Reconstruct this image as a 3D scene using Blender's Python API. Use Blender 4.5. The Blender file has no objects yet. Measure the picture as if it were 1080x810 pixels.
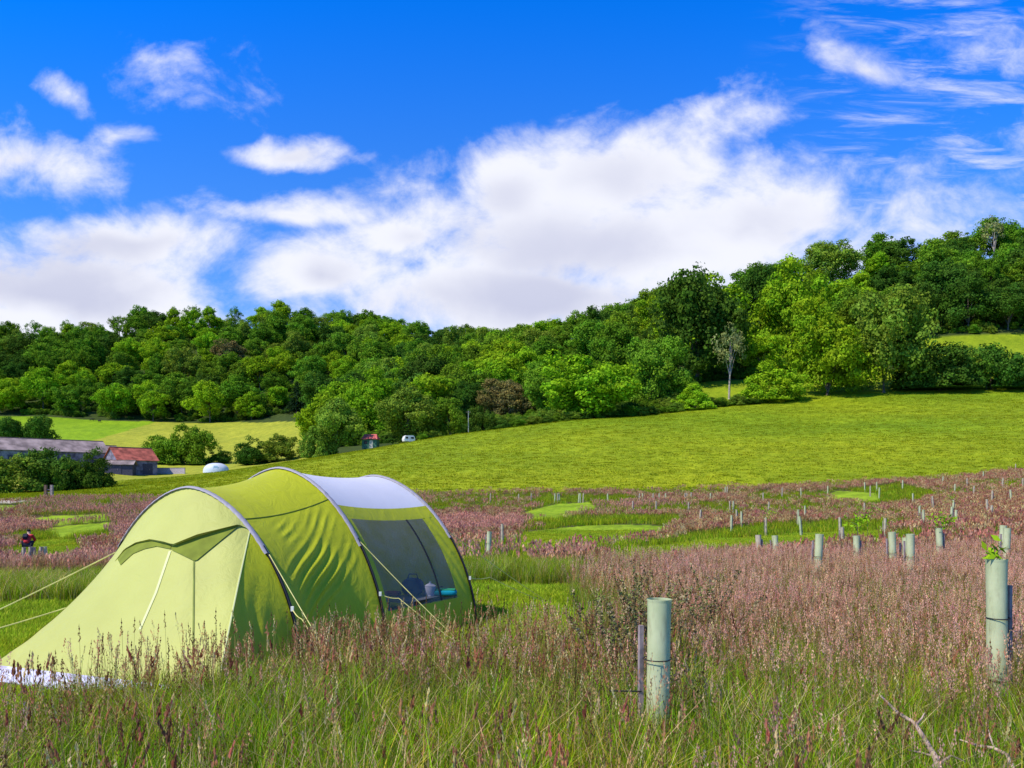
import bpy, bmesh, math, random
import numpy as np
from mathutils import Vector, Matrix
from mathutils.bvhtree import BVHTree
rng = np.random.default_rng(7); random.seed(7)
SC = bpy.context.scene
COL = SC.collection
F, HY, H, CX = 840.0, 518.0, 1.85, 540.0     # focal length in photo pixels, horizon row, eye height

# ------------------------------------------------------------------ tags
def tag(o, label=None, cat=None, group=None, kind=None):
    if label: o['label'] = label
    if cat: o['category'] = cat
    if group: o['group'] = group
    if kind: o['kind'] = kind
    return o
def empty(name, loc=(0, 0, 0), rz=0, sc=1):
    o = bpy.data.objects.new(name, None); COL.objects.link(o)
    o.location = loc; o.rotation_euler = (0, 0, rz); o.scale = (sc, sc, sc); o.empty_display_size = .1
    return o
def mesh_np(name, v, faces, mats=(), col=None, smooth=False, mi=None):
    """v (n,3); faces: (m,4) or (m,3) array or a list of tuples"""
    me = bpy.data.meshes.new(name)
    if isinstance(faces, np.ndarray):
        n, k = faces.shape
        me.vertices.add(len(v)); me.vertices.foreach_set('co', np.asarray(v, np.float32).ravel())
        me.loops.add(n*k); me.loops.foreach_set('vertex_index', faces.astype(np.int32).ravel())
        me.polygons.add(n); me.polygons.foreach_set('loop_start', np.arange(0, n*k, k, dtype=np.int32))
        try: me.polygons.foreach_set('loop_total', np.full(n, k, np.int32))
        except Exception: pass
        me.update(calc_edges=True)
    else:
        me.from_pydata([tuple(map(float, p)) for p in v], [], [tuple(int(i) for i in f) for f in faces]); me.update()
    for m in mats: me.materials.append(m)
    if mi is not None: me.polygons.foreach_set('material_index', np.asarray(mi, np.int32))
    if col is not None:
        a = me.color_attributes.new('Col', 'FLOAT_COLOR', 'POINT')
        c = np.ones((len(v), 4), np.float32); c[:, :3] = col
        a.data.foreach_set('color', c.ravel())
    if smooth: me.polygons.foreach_set('use_smooth', np.ones(len(me.polygons), bool))
    me.validate(); me.update()
    return me
def obj(name, me, parent=None, link=True):
    o = bpy.data.objects.new(name, me)
    if link: COL.objects.link(o)
    if parent is not None: o.parent = parent
    return o
def copy_tree(o, parent=None):
    c = o.copy(); COL.objects.link(c)
    if parent is not None: c.parent = parent
    for ch in list(o.children):
        copy_tree(ch, c)
    return c
class MB:
    def __init__(s): s.v = []; s.f = []
    def add(s, v, f):
        b = len(s.v); s.v += [tuple(map(float, p)) for p in v]; s.f += [tuple(b+int(i) for i in q) for q in f]
    def box(s, c, d, rz=0, taper=1.0):
        x, y, z = d[0]/2, d[1]/2, d[2]/2; ca, sa = math.cos(rz), math.sin(rz); vs = []
        for dz in (-1, 1):
            k = taper if dz > 0 else 1
            for dx, dy in ((-1, -1), (1, -1), (1, 1), (-1, 1)):
                px, py = dx*x*k, dy*y*k
                vs.append((c[0]+px*ca-py*sa, c[1]+px*sa+py*ca, c[2]+dz*z))
        s.add(vs, [(0, 3, 2, 1), (4, 5, 6, 7), (0, 1, 5, 4), (1, 2, 6, 5), (2, 3, 7, 6), (3, 0, 4, 7)])
    def tube(s, pts, r, n=6, cap=True):
        pts = [Vector(p) for p in pts]; rs = r if isinstance(r, (list, tuple)) else [r]*len(pts)
        b = len(s.v); up = Vector((0, 0, 1))
        for i, p in enumerate(pts):
            d = (pts[min(i+1, len(pts)-1)]-pts[max(i-1, 0)]).normalized()
            a = d.cross(up)
            if a.length < .05: a = d.cross(Vector((1, 0, 0)))
            a.normalize(); c = d.cross(a)
            for k in range(n):
                t = 2*math.pi*k/n; q = p+(a*math.cos(t)+c*math.sin(t))*rs[i]; s.v.append(tuple(q))
        for i in range(len(pts)-1):
            for k in range(n):
                k2 = (k+1) % n; s.f.append((b+i*n+k, b+i*n+k2, b+(i+1)*n+k2, b+(i+1)*n+k))
        if cap:
            s.f.append(tuple(b+k for k in range(n))); s.f.append(tuple(b+(len(pts)-1)*n+k for k in reversed(range(n))))
    def build(s, name, m, parent=None, smooth=False):
        return obj(name, mesh_np(name, s.v, s.f, [m], smooth=smooth), parent)

# ------------------------------------------------------------------ materials
def newmat(name):
    m = bpy.data.materials.new(name); m.use_nodes = True; nt = m.node_tree; nt.nodes.clear()
    return m, nt, nt.nodes, nt.links
def N(ns, t, **kw):
    n = ns.new(t)
    for k, v in kw.items():
        if k.startswith('i_'): n.inputs[int(k[2:])].default_value = v
        else: setattr(n, k, v)
    return n
def mat(name, col, rough=.8, var=.15, scale=6.0, bump=0.0, col2=None, spec=.3, trans=0.0, metal=0.0):
    m, nt, ns, lk = newmat(name)
    out = N(ns, 'ShaderNodeOutputMaterial'); tc = N(ns, 'ShaderNodeTexCoord')
    nz = N(ns, 'ShaderNodeTexNoise'); nz.inputs['Scale'].default_value = scale; nz.inputs['Detail'].default_value = 6
    lk.new(tc.outputs['Object'], nz.inputs['Vector'])
    mx = N(ns, 'ShaderNodeMixRGB')
    c2 = col2 or tuple(c*(1-2*var) for c in col); c1 = tuple(min(1, c*(1+var)) for c in col) if not col2 else col
    rp = N(ns, 'ShaderNodeMapRange'); rp.inputs[1].default_value = .35; rp.inputs[2].default_value = .65
    lk.new(nz.outputs['Fac'], rp.inputs[0]); lk.new(rp.outputs[0], mx.inputs[0])
    mx.inputs[1].default_value = (*c2, 1); mx.inputs[2].default_value = (*c1, 1)
    bs = N(ns, 'ShaderNodeBsdfPrincipled'); bs.inputs['Roughness'].default_value = rough
    bs.inputs['Specular IOR Level'].default_value = spec; bs.inputs['Metallic'].default_value = metal
    lk.new(mx.outputs[0], bs.inputs['Base Color'])
    if bump:
        b = N(ns, 'ShaderNodeBump'); b.inputs['Strength'].default_value = bump; b.inputs['Distance'].default_value = .02
        lk.new(nz.outputs['Fac'], b.inputs['Height']); lk.new(b.outputs[0], bs.inputs['Normal'])
    sh = bs.outputs[0]
    if trans:
        t = N(ns, 'ShaderNodeBsdfTranslucent'); lk.new(mx.outputs[0], t.inputs[0])
        ms = N(ns, 'ShaderNodeMixShader'); ms.inputs[0].default_value = trans
        lk.new(sh, ms.inputs[1]); lk.new(t.outputs[0], ms.inputs[2]); sh = ms.outputs[0]
    lk.new(sh, out.inputs[0])
    return m
def leafmat(name, col, hue=.03, val=.35, trans=.3, patch=None):
    """foliage: vertex tint x per-individual variation; patch=(colour, scale) gives a drifting second tint over the land"""
    m, nt, ns, lk = newmat(name)
    out = N(ns, 'ShaderNodeOutputMaterial'); at = N(ns, 'ShaderNodeAttribute', attribute_name='Col')
    oi = N(ns, 'ShaderNodeObjectInfo'); base = N(ns, 'ShaderNodeMixRGB', blend_type='MULTIPLY'); base.inputs[0].default_value = 1
    base.inputs[2].default_value = (*col, 1); lk.new(at.outputs['Color'], base.inputs[1]); src = base.outputs[0]
    if patch:
        nz = N(ns, 'ShaderNodeTexNoise'); nz.inputs['Scale'].default_value = patch[1]; nz.inputs['Detail'].default_value = 3
        lk.new(oi.outputs['Location'], nz.inputs['Vector'])
        mr = N(ns, 'ShaderNodeMapRange'); mr.inputs[1].default_value = .42; mr.inputs[2].default_value = .6; lk.new(nz.outputs['Fac'], mr.inputs[0])
        p = N(ns, 'ShaderNodeMixRGB', blend_type='MULTIPLY'); lk.new(mr.outputs[0], p.inputs[0]); lk.new(src, p.inputs[1]); p.inputs[2].default_value = (*patch[0], 1)
        src = p.outputs[0]
    hs = N(ns, 'ShaderNodeHueSaturation')
    a = N(ns, 'ShaderNodeMapRange'); a.inputs[3].default_value = .5-hue; a.inputs[4].default_value = .5+hue; lk.new(oi.outputs['Random'], a.inputs[0]); lk.new(a.outputs[0], hs.inputs['Hue'])
    mm = N(ns, 'ShaderNodeMath', operation='MULTIPLY'); mm.inputs[1].default_value = 7.31; lk.new(oi.outputs['Random'], mm.inputs[0])
    fr = N(ns, 'ShaderNodeMath', operation='FRACT'); lk.new(mm.outputs[0], fr.inputs[0])
    b = N(ns, 'ShaderNodeMapRange'); b.inputs[3].default_value = 1-val; b.inputs[4].default_value = 1+val; lk.new(fr.outputs[0], b.inputs[0]); lk.new(b.outputs[0], hs.inputs['Value'])
    lk.new(src, hs.inputs['Color'])
    d = N(ns, 'ShaderNodeBsdfDiffuse'); t = N(ns, 'ShaderNodeBsdfTranslucent')
    lk.new(hs.outputs[0], d.inputs[0]); lk.new(hs.outputs[0], t.inputs[0])
    ms = N(ns, 'ShaderNodeMixShader'); ms.inputs[0].default_value = trans
    lk.new(d.outputs[0], ms.inputs[1]); lk.new(t.outputs[0], ms.inputs[2]); lk.new(ms.outputs[0], out.inputs[0])
    return m

# ------------------------------------------------------------------ terrain
def zr(Y, row): return H+(HY-row)*Y/F
PROF = {   # azimuth (photo column) -> height profile (distance, height)
 -300: [(20, -.45), (26, -1.0), (38, -1.4), (60, -.95), (80, zr(80, 524)), (140, zr(140, 519)), (190, zr(190, 492)), (300, zr(300, 476)), (422, zr(422, 436)), (600, zr(600, 357)), (1300, zr(600, 357)+6)],
 0:    [(20, -.45), (26, -1.0), (38, -1.4), (60, -.95), (80, zr(80, 526)), (140, zr(140, 520)), (190, zr(190, 492)), (300, zr(300, 476)), (422, zr(422, 437)), (600, zr(600, 361)), (1300, zr(600, 358)+6)],
 80:   [(20, -.4), (26, -.9), (38, -1.3), (60, -.9), (82, zr(82, 526)), (130, zr(130, 518)), (190, zr(190, 494)), (300, zr(300, 474)), (422, zr(422, 439)), (600, zr(600, 360)), (1300, zr(600, 358)+6)],
 150:  [(20, -.3), (26, -.7), (38, -1.1), (60, -.8), (85, zr(85, 526)), (150, zr(150, 509)), (175, zr(175, 506)), (200, zr(200, 501)), (300, zr(300, 475)), (425, zr(425, 442)), (600, zr(600, 352)), (1300, zr(600, 350)+4)],
 240:  [(25, -.35), (38, -.85), (62, -.55), (88, zr(88, 525)), (165, zr(165, 496)), (195, zr(195, 499)), (300, zr(300, 478)), (430, zr(430, 446)), (600, zr(600, 346)), (1300, zr(600, 346)+3)],
 380:  [(25, -.3), (45, -.8), (66, -.4), (90, zr(90, 524)), (180, zr(180, 470)), (205, zr(205, 477)), (300, zr(300, 460)), (430, zr(430, 420)), (600, zr(600, 350)), (1300, zr(600, 352))],
 460:  [(25, -.3), (45, -.8), (66, -.3), (91, zr(91, 522)), (190, zr(190, 460)), (215, zr(215, 467)), (300, zr(300, 448)), (430, zr(430, 405)), (600, zr(600, 368)), (1300, zr(600, 372))],
 540:  [(25, -.3), (45, -.8), (66, -.2), (92, zr(92, 521)), (195, zr(195, 451)), (220, zr(220, 455)), (300, zr(300, 430)), (450, zr(450, 372)), (600, zr(600, 376)), (1300, zr(600, 380))],
 620:  [(25, -.3), (45, -.8), (66, -.15), (94, zr(94, 520)), (200, zr(200, 443)), (225, zr(225, 443)), (300, zr(300, 412)), (400, zr(400, 362)), (600, zr(600, 385)), (1300, zr(600, 390))],
 700:  [(25, -.3), (45, -.8), (66, -.1), (96, zr(96, 519)), (205, zr(205, 436)), (230, zr(230, 432)), (300, zr(300, 388)), (380, zr(380, 340)), (600, zr(600, 370)), (1300, zr(600, 375))],
 800:  [(25, -.3), (45, -.75), (66, -.1), (98, zr(98, 517)), (212, zr(212, 428)), (240, zr(240, 419)), (300, zr(300, 376)), (375, zr(375, 322)), (600, zr(600, 345)), (1300, zr(600, 350))],
 900:  [(25, -.25), (45, -.5), (66, .1), (100, zr(100, 513)), (220, zr(220, 420)), (245, zr(245, 405)), (300, zr(300, 366)), (385, zr(385, 298)), (600, zr(600, 325)), (1300, zr(600, 325))],
 1000: [(25, -.1), (45, 0), (66, .8), (102, zr(102, 506)), (225, zr(225, 416)), (245, zr(245, 402)), (300, zr(300, 357)), (395, zr(395, 283)), (600, zr(600, 310)), (1300, zr(600, 310))],
 1080: [(25, .1), (45, .6), (66, 1.6), (104, zr(104, 499)), (230, zr(230, 414)), (250, zr(250, 398)), (300, zr(300, 355)), (400, zr(400, 272)), (600, zr(600, 300)), (1300, zr(600, 300))],
 1450: [(25, .4), (45, 1.6), (66, 3.2), (110, zr(110, 482)), (240, zr(240, 400)), (300, zr(300, 345)), (400, zr(400, 262)), (600, zr(600, 280)), (1300, zr(600, 290))]}
YG = np.arange(0, 1300.1, 1.0); PG = np.arange(-300, 1451, 10.0)
def gsm(a, sig, axis):
    k = int(3*sig)+1; w = np.exp(-.5*(np.arange(-k, k+1)/sig)**2); w /= w.sum()
    ap = np.pad(a, [(k, k) if i == axis else (0, 0) for i in range(a.ndim)], mode='edge')
    return np.apply_along_axis(lambda r: np.convolve(r, w, 'valid'), axis, ap)
_cols = sorted(PROF); _T = np.array([np.interp(YG, [0, 14]+[p[0] for p in PROF[c]], [0, 0]+[p[1] for p in PROF[c]]) for c in _cols])
_T = np.array([np.interp(PG, _cols, _T[:, j]) for j in range(len(YG))]).T
_n = gsm(_T, 2.5, 1); _f = gsm(_T, 6, 1); _w = np.clip((YG-70)/60, 0, 1)[None]
ZT = gsm(_n*(1-_w)+_f*_w, 2.5, 0)
def px_of(X, Y): return CX+F*np.asarray(X, float)/np.maximum(np.asarray(Y, float), 12)
def gz(X, Y):
    X = np.asarray(X, float); Y = np.asarray(Y, float)
    p = np.clip((px_of(X, Y)-PG[0])/10, 0, len(PG)-1.001); y = np.clip(Y, 0, 1299)
    i = p.astype(int); j = y.astype(int); a = p-i; b = y-j
    z = (ZT[i, j]*(1-a)+ZT[i+1, j]*a)*(1-b)+(ZT[i, j+1]*(1-a)+ZT[i+1, j+1]*a)*b
    und = np.clip((Y-110)/60, 0, 1)*(.5*np.sin(X/17+1)*np.sin(Y/23)+.25*np.sin(X/7.3)*np.cos(Y/9+2))
    mic = .03*np.sin(X*1.7+.6*Y)*np.sin(Y*1.3-.4*X)
    return z+und+mic
EDGE = lambda p: np.interp(p, _cols, [80, 80, 82, 85, 88, 90, 91, 92, 94, 96, 98, 100, 102, 104, 110])
CREST = lambda p: np.interp(p, _cols, [120, 125, 130, 155, 172, 186, 196, 200, 205, 210, 217, 226, 231, 236, 246])
def hit(px, row, y0=3.0, y1=900):     # the ground point seen along a direction
    Y = np.exp(np.linspace(math.log(y0), math.log(y1), 6000)); X = (px-CX)/F*Y
    r = HY-(gz(X, Y)-H)*F/Y; k = np.argmax(r <= row)
    return np.array([X[k], Y[k], gz(X[k], Y[k])])
def at(px, Y):
    X = (px-CX)/F*Y; return np.array([X, Y, float(gz(X, Y))])
def inpoly(px, py, poly):
    r = np.zeros(px.shape, bool); n = len(poly)
    for i in range(n):
        x1, y1 = poly[i]; x2, y2 = poly[(i+1) % n]
        c = ((y1 > py) != (y2 > py)) & (px < (x2-x1)*(py-y1)/((y2-y1) or 1e-9)+x1)
        r ^= c
    return r
def wpoly(pts): return [tuple(hit(a, b)[:2]) for a, b in pts]
def low(r, k=1.3): return HY+(r-HY)*k
MOWN = [  # closely mown lawn patches and paths, as ground polygons
 [(-9, 4.3), (-4.3, 5.1), (-3.5, 6.3), (-2.9, 6.75), (-2.3, 7.0), (-1.9, 7.7), (-1.0, 8.3), (-.1, 8.6), (.9, 8.3), (1.25, 9.6), (1.1, 11.5), (1.0, 13.5), (1.6, 16), (-.5, 16.6), (-3, 15), (-6, 13.6), (-10, 13.4), (-15, 14)],
 wpoly([(538, 582), (550, 563), (600, 555.5), (660, 553), (712, 555), (705, 568), (640, 579), (570, 586)]),
 wpoly([(636, 595), (665, 580), (740, 571), (850, 563), (950, 559), (930, 572), (850, 588), (760, 601), (690, 610), (636, 612)]),
 wpoly([(552, 541), (580, 533), (622, 529), (630, 536), (590, 548), (545, 550)]),
 wpoly([(868, 525), (880, 517), (925, 520), (932, 530), (890, 530)]),
 wpoly([(-60, 540), (-60, 533), (25, 533), (32, 537), (10, 541)]),
 wpoly([(28, 546), (110, 542), (118, 549), (40, 556)]),
 wpoly([(46, 557), (115, 550), (124, 558), (60, 570)]),
 wpoly([(16, 576), (30, 571), (74, 569), (92, 582), (66, 603), (16, 603)]),
 wpoly([(-140, 602), (-140, 592), (-20, 588), (-10, 600)]),
]
LUSH = [  # rough green grass without seed heads
 [(-15, 13.8), (-6, 13.4), (-3, 14.8), (-.5, 16.4), (1.6, 15.8), (2.2, 19.5), (-.5, 20.5), (-3, 19.5), (-8, 18.5), (-16, 18.5)],
 wpoly([(538, 563), (560, 550), (640, 546), (720, 546), (722, 556), (650, 555), (560, 560)]),
 wpoly([(700, 576), (720, 566), (800, 556), (880, 552), (960, 553), (960, 560), (850, 565), (740, 574)]),
 wpoly([(-10, 572), (20, 563), (110, 560), (130, 570), (90, 575), (20, 574)]),
 wpoly([(545, 536), (570, 527), (660, 524), (670, 530), (600, 533)]),
 wpoly([(870, 520), (950, 510), (990, 522), (960, 533), (920, 536)]),
]
def inany(X, Y, polys):
    r = np.zeros(X.shape, bool)
    for p in polys: r |= inpoly(X, Y, p)
    return r
def vnoise(X, Y, s, seed=0):
    r = np.random.default_rng(seed).random((64, 64)); x = np.asarray(X)/s+31.3; y = np.asarray(Y)/s+17.7
    i = np.floor(x).astype(int); j = np.floor(y).astype(int); a = x-i; b = y-j; a = a*a*(3-2*a); b = b*b*(3-2*b)
    g = lambda p, q: r[p % 64, q % 64]
    return (g(i, j)*(1-a)+g(i+1, j)*a)*(1-b)+(g(i, j+1)*(1-a)+g(i+1, j+1)*a)*b
def isfield(X, Y):     # open ground beyond the spur (True) as against woodland floor
    p = px_of(X, Y); row = HY-(gz(X, Y)-H)*F/np.maximum(Y, 12)
    left = (p < 345) & (Y < np.interp(p, [-300, 0, 80, 240, 330, 345], [410, 410, 412, 416, 372, 295]))
    right = (p > 955) & (Y < 302) ; mid = (p > 735) & (p <= 956) & (Y < 264)
    return left | right | mid
nY, nU = 640, 620
gy = np.exp(np.linspace(math.log(3), math.log(1300), nY))-14; gu = np.linspace(-1.35, 1.35, nU)
U_, Y_ = np.meshgrid(gu, gy); W_ = np.where(Y_ < 20, 20+(Y_-20)*.75, Y_); W_ = np.maximum(W_, 6); X_ = U_*W_
Z_ = gz(X_, Y_); P_ = px_of(X_, Y_)
C_ = np.zeros((nY, nU, 3))
jx, jy = .5*(vnoise(X_, Y_, .9, 71)-.5), .9*(vnoise(X_, Y_, 1.2, 72)-.5)
mown = inany(X_+jx, Y_+jy, MOWN); meadow = Y_ < EDGE(P_); past = (~meadow) & (Y_ < CREST(P_)+6)
n1 = vnoise(X_, Y_, 9, 3)[..., None]; n2 = vnoise(X_, Y_, 2.2, 4)[..., None]; n3 = vnoise(X_, Y_, 30, 5)[..., None]
soil = np.array([.06, .075, .02]); C_[:] = np.array([.05, .075, .018])
fld = isfield(X_, Y_)
row_ = HY-(Z_-H)*F/np.maximum(Y_, 12)
C_[fld] = [.24, .32, .014]
gl = inpoly(P_, row_, [(-400, 500), (-400, 430), (150, 430), (165, 445), (80, 470), (60, 500)]) & fld & (P_ < 500)
tn = fld & (~gl) & (P_ < 500); C_[tn] = [.36, .38, .04]; C_[gl] = [.22, .36, .012]
C_[past] = (np.array([.30, .35, .010])*(1-n3)+np.array([.18, .29, .010])*n3)[past]
terr = 1+.10*np.sin(Z_*2.6+4*vnoise(X_, Y_, 25, 61))*vnoise(X_, Y_, 18, 62)
C_[past] *= terr[past][:, None]
C_[meadow] = (soil*(1-n1)+np.array([.12, .08, .05])*n1)[meadow]
C_[mown] = (np.array([.31, .46, .022])*(1-n2*.4))[mown]
track = inpoly(P_, row_, [(-400, 533), (-400, 526), (42, 525.4), (46, 528), (10, 530.5), (-100, 533)]) & (Y_ < 125) & (Y_ > 55)
C_[track] = [.62, .52, .48]
C_ *= (.86+.28*vnoise(X_, Y_, 1.1, 9))[..., None]
vi = np.arange(nY*nU).reshape(nY, nU)
FQ = np.stack([vi[:-1, :-1], vi[:-1, 1:], vi[1:, 1:], vi[1:, :-1]], -1).reshape(-1, 4)
def groundmat():
    m, nt, ns, lk = newmat('ground'); out = N(ns, 'ShaderNodeOutputMaterial'); at_ = N(ns, 'ShaderNodeAttribute', attribute_name='Col')
    ge = N(ns, 'ShaderNodeNewGeometry'); bs = N(ns, 'ShaderNodeBsdfPrincipled'); bs.inputs['Roughness'].default_value = .95; bs.inputs['Specular IOR Level'].default_value = .1
    mp = N(ns, 'ShaderNodeMapping'); mp.inputs['Scale'].default_value = (1, .55, 1); lk.new(ge.outputs['Position'], mp.inputs[0])
    src = at_.outputs['Color']
    for sc_, a, b, lo, hi in ((.55, (.84, .88, .8), (1.12, 1.08, 1.1), .38, .62), (3.0, (.78, .82, .8), (1.2, 1.16, 1.1), .4, .62), (.06, (.9, .92, .9), (1.12, 1.08, 1.0), .4, .6)):
        nz = N(ns, 'ShaderNodeTexNoise'); nz.inputs['Scale'].default_value = sc_; nz.inputs['Detail'].default_value = 8; nz.inputs['Roughness'].default_value = .65; lk.new(mp.outputs[0], nz.inputs['Vector'])
        mr = N(ns, 'ShaderNodeMapRange'); mr.inputs[1].default_value = lo; mr.inputs[2].default_value = hi; lk.new(nz.outputs['Fac'], mr.inputs[0])
        c = N(ns, 'ShaderNodeMixRGB'); c.inputs[1].default_value = (*a, 1); c.inputs[2].default_value = (*b, 1); lk.new(mr.outputs[0], c.inputs[0])
        x = N(ns, 'ShaderNodeMixRGB', blend_type='MULTIPLY'); x.inputs[0].default_value = 1; lk.new(src, x.inputs[1]); lk.new(c.outputs[0], x.inputs[2]); src = x.outputs[0]; last = nz
    lk.new(src, bs.inputs['Base Color'])
    nb = N(ns, 'ShaderNodeTexNoise'); nb.inputs['Scale'].default_value = 2.2; nb.inputs['Detail'].default_value = 8; lk.new(ge.outputs['Position'], nb.inputs['Vector'])
    bm_ = N(ns, 'ShaderNodeBump'); bm_.inputs['Strength'].default_value = .8; bm_.inputs['Distance'].default_value = .12; lk.new(nb.outputs['Fac'], bm_.inputs['Height']); lk.new(bm_.outputs[0], bs.inputs['Normal'])
    lk.new(bs.outputs[0], out.inputs[0]); return m
GM = groundmat()
ter = obj('ground', mesh_np('ground', np.stack([X_, Y_, Z_], -1).reshape(-1, 3), FQ, [GM], C_.reshape(-1, 3), smooth=True))
tag(ter, kind='structure')

# ------------------------------------------------------------------ grass tufts
def blades(n, R, h0, h1, w, cols, lean=.35, seg=3):
    V = []; Q = []; Cc = []
    for _ in range(n):
        a = random.random()*6.28; r = R*math.sqrt(random.random()); b = random.random()*6.28
        h = random.uniform(h0, h1); l = h*lean*random.uniform(.2, 1.3); c = np.array(random.choice(cols))*random.uniform(.5, 1.4)
        wx, wy = math.cos(b+1.57)*w/2, math.sin(b+1.57)*w/2; st = len(V)
        for k in range(seg+1):
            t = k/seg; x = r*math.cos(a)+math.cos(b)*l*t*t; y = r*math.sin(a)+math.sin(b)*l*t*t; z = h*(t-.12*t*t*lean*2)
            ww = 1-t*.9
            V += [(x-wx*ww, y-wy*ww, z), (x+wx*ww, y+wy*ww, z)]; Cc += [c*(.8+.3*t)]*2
        for k in range(seg): Q.append((st+2*k, st+2*k+1, st+2*k+3, st+2*k+2))
    return V, Q, Cc
def seeds(n, R, h0, h1, stemc, headc, hl=.14, hw=.028, nsp=16, ssz=.011, sw=.0025, lean=.18):
    V = []; Q = []; Cc = []
    for _ in range(n):
        a = random.random()*6.28; r = R*math.sqrt(random.random()); b = random.random()*6.28
        h = random.uniform(h0, h1); l = h*lean*random.uniform(.2, 1.5); c = np.array(random.choice(headc))*random.uniform(.75, 1.25)
        P = lambda t: (r*math.cos(a)+math.cos(b)*l*t**2.2, r*math.sin(a)+math.sin(b)*l*t**2.2, h*t)
        wx, wy = math.cos(b+1.57)*sw/2, math.sin(b+1.57)*sw/2; st = len(V)
        for k in range(4):
            x, y, z = P(k/3); V += [(x-wx, y-wy, z), (x+wx, y+wy, z)]; Cc += [np.array(stemc)]*2
        for k in range(3): Q.append((st+2*k, st+2*k+1, st+2*k+3, st+2*k+2))
        L = hl*random.uniform(.7, 1.3)/h; W = hw*random.uniform(.5, 1.3)
        for _k in range(nsp):
            u = random.random(); x, y, z = P(1-L*(1-u)); rr = W*(1-u*.75)*random.uniform(.2, 1)
            an = random.random()*6.28; x += rr*math.cos(an); y += rr*math.sin(an)
            s = ssz*random.uniform(.7, 1.4); d = random.random()*6.28; cx, cy = math.cos(d)*s*.5, math.sin(d)*s*.5; st = len(V)
            ty = random.uniform(-.4, .4)*s*2
            V += [(x-cx*.3, y-cy*.3, z-s), (x+cx, y+cy, z-s*.1), (x+ty*.4, y+ty*.3, z+s*1.3), (x-cx, y-cy, z+s*.1)]
            Cc += [c*random.uniform(.8, 1.2)]*4; Q.append((st, st+1, st+2, st+3))
    return V, Q, Cc
def join(*parts):
    V = []; Q = []; Cc = []
    for v, q, c in parts:
        b = len(V); V += v; Cc += c; Q += [tuple(i+b for i in f) for f in q]
    return V, Q, Cc
GR = [(.22, .42, .012), (.30, .52, .015), (.42, .54, .02), (.10, .20, .010), (.54, .48, .06), (.26, .50, .018)]
DRY = [(.50, .40, .18), (.60, .48, .24), (.30, .20, .09)]
PINK = [(.84, .37, .27), (.88, .48, .35), (.68, .28, .20), (.86, .52, .38), (.44, .17, .13)]
BRN = [(.60, .29, .15), (.72, .44, .21), (.34, .13, .07), (.62, .24, .15), (.80, .62, .30), (.24, .10, .05)]
MAUV = [(.74, .34, .24), (.78, .42, .29), (.60, .27, .21)]
GRM = leafmat('grass_blade', (1, 1, 1), .018, .3, .45, ((1.12, .98, .85), .35))
HDM = leafmat('seed_head', (1, 1, 1), .015, .25, .42, ((.98, 1.04, .88), .5))
def proto(name, parts):
    v, q, c = parts
    return obj(name, mesh_np(name, np.array(v), np.array(q), [GRM if name[0] != 'h' else HDM], np.array(c)), link=False)
def scatter_obj(name, protos, pts, idx, rot, scl):
    pc = bpy.data.collections.new(name+'_sources')
    for i, p in enumerate(protos): p.name = '%s_source_%02d' % (name, i); pc.objects.link(p)
    me = bpy.data.meshes.new(name); me.vertices.add(len(pts)); me.vertices.foreach_set('co', pts.astype(np.float32).ravel())
    a = me.attributes.new('pick', 'INT', 'POINT'); a.data.foreach_set('value', idx.astype(np.int32))
    a = me.attributes.new('turn', 'FLOAT_VECTOR', 'POINT'); a.data.foreach_set('vector', rot.astype(np.float32).ravel())
    a = me.attributes.new('size', 'FLOAT_VECTOR', 'POINT'); a.data.foreach_set('vector', scl.astype(np.float32).ravel())
    me.update(); o = obj(name, me)
    ng = bpy.data.node_groups.new(name, 'GeometryNodeTree'); ng.interface.new_socket('Geometry', in_out='INPUT', socket_type='NodeSocketGeometry'); ng.interface.new_socket('Geometry', in_out='OUTPUT', socket_type='NodeSocketGeometry')
    ns, lk = ng.nodes, ng.links; gi = ns.new('NodeGroupInput'); go = ns.new('NodeGroupOutput')
    ci = ns.new('GeometryNodeCollectionInfo'); ci.inputs['Collection'].default_value = pc; ci.inputs['Separate Children'].default_value = True; ci.inputs['Reset Children'].default_value = True
    ip = ns.new('GeometryNodeInstanceOnPoints'); ip.inputs['Pick Instance'].default_value = True
    def na(nm, t):
        n = ns.new('GeometryNodeInputNamedAttribute'); n.data_type = t; n.inputs[0].default_value = nm
        return next(s for s in n.outputs if s.enabled and s.name == 'Attribute')
    lk.new(gi.outputs[0], ip.inputs['Points']); lk.new(ci.outputs[0], ip.inputs['Instance']); lk.new(na('pick', 'INT'), ip.inputs['Instance Index'])
    er = ns.new('FunctionNodeEulerToRotation'); lk.new(na('turn', 'FLOAT_VECTOR'), er.inputs[0]); lk.new(er.outputs[0], ip.inputs['Rotation'])
    lk.new(na('size', 'FLOAT_VECTOR'), ip.inputs['Scale']); lk.new(ip.outputs[0], go.inputs[0])
    md = o.modifiers.new('scatter', 'NODES'); md.node_group = ng
    return o
def fan(n, y0, y1, um=.80, power=1.0):     # random ground points in the sector ahead, area-uniform weighting by power
    t = rng.random(n); Y = (y0**power+t*(y1**power-y0**power))**(1/power); u = (rng.random(n)*2-1)*um
    return u*(Y+1.5), Y
TENT_FOOT = [(-5.3, 8.0), (-2.4, 6.8), (-2.2, 7.9), (.1, 11.4), (-2.6, 13.6), (-5.9, 9.8)]

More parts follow.
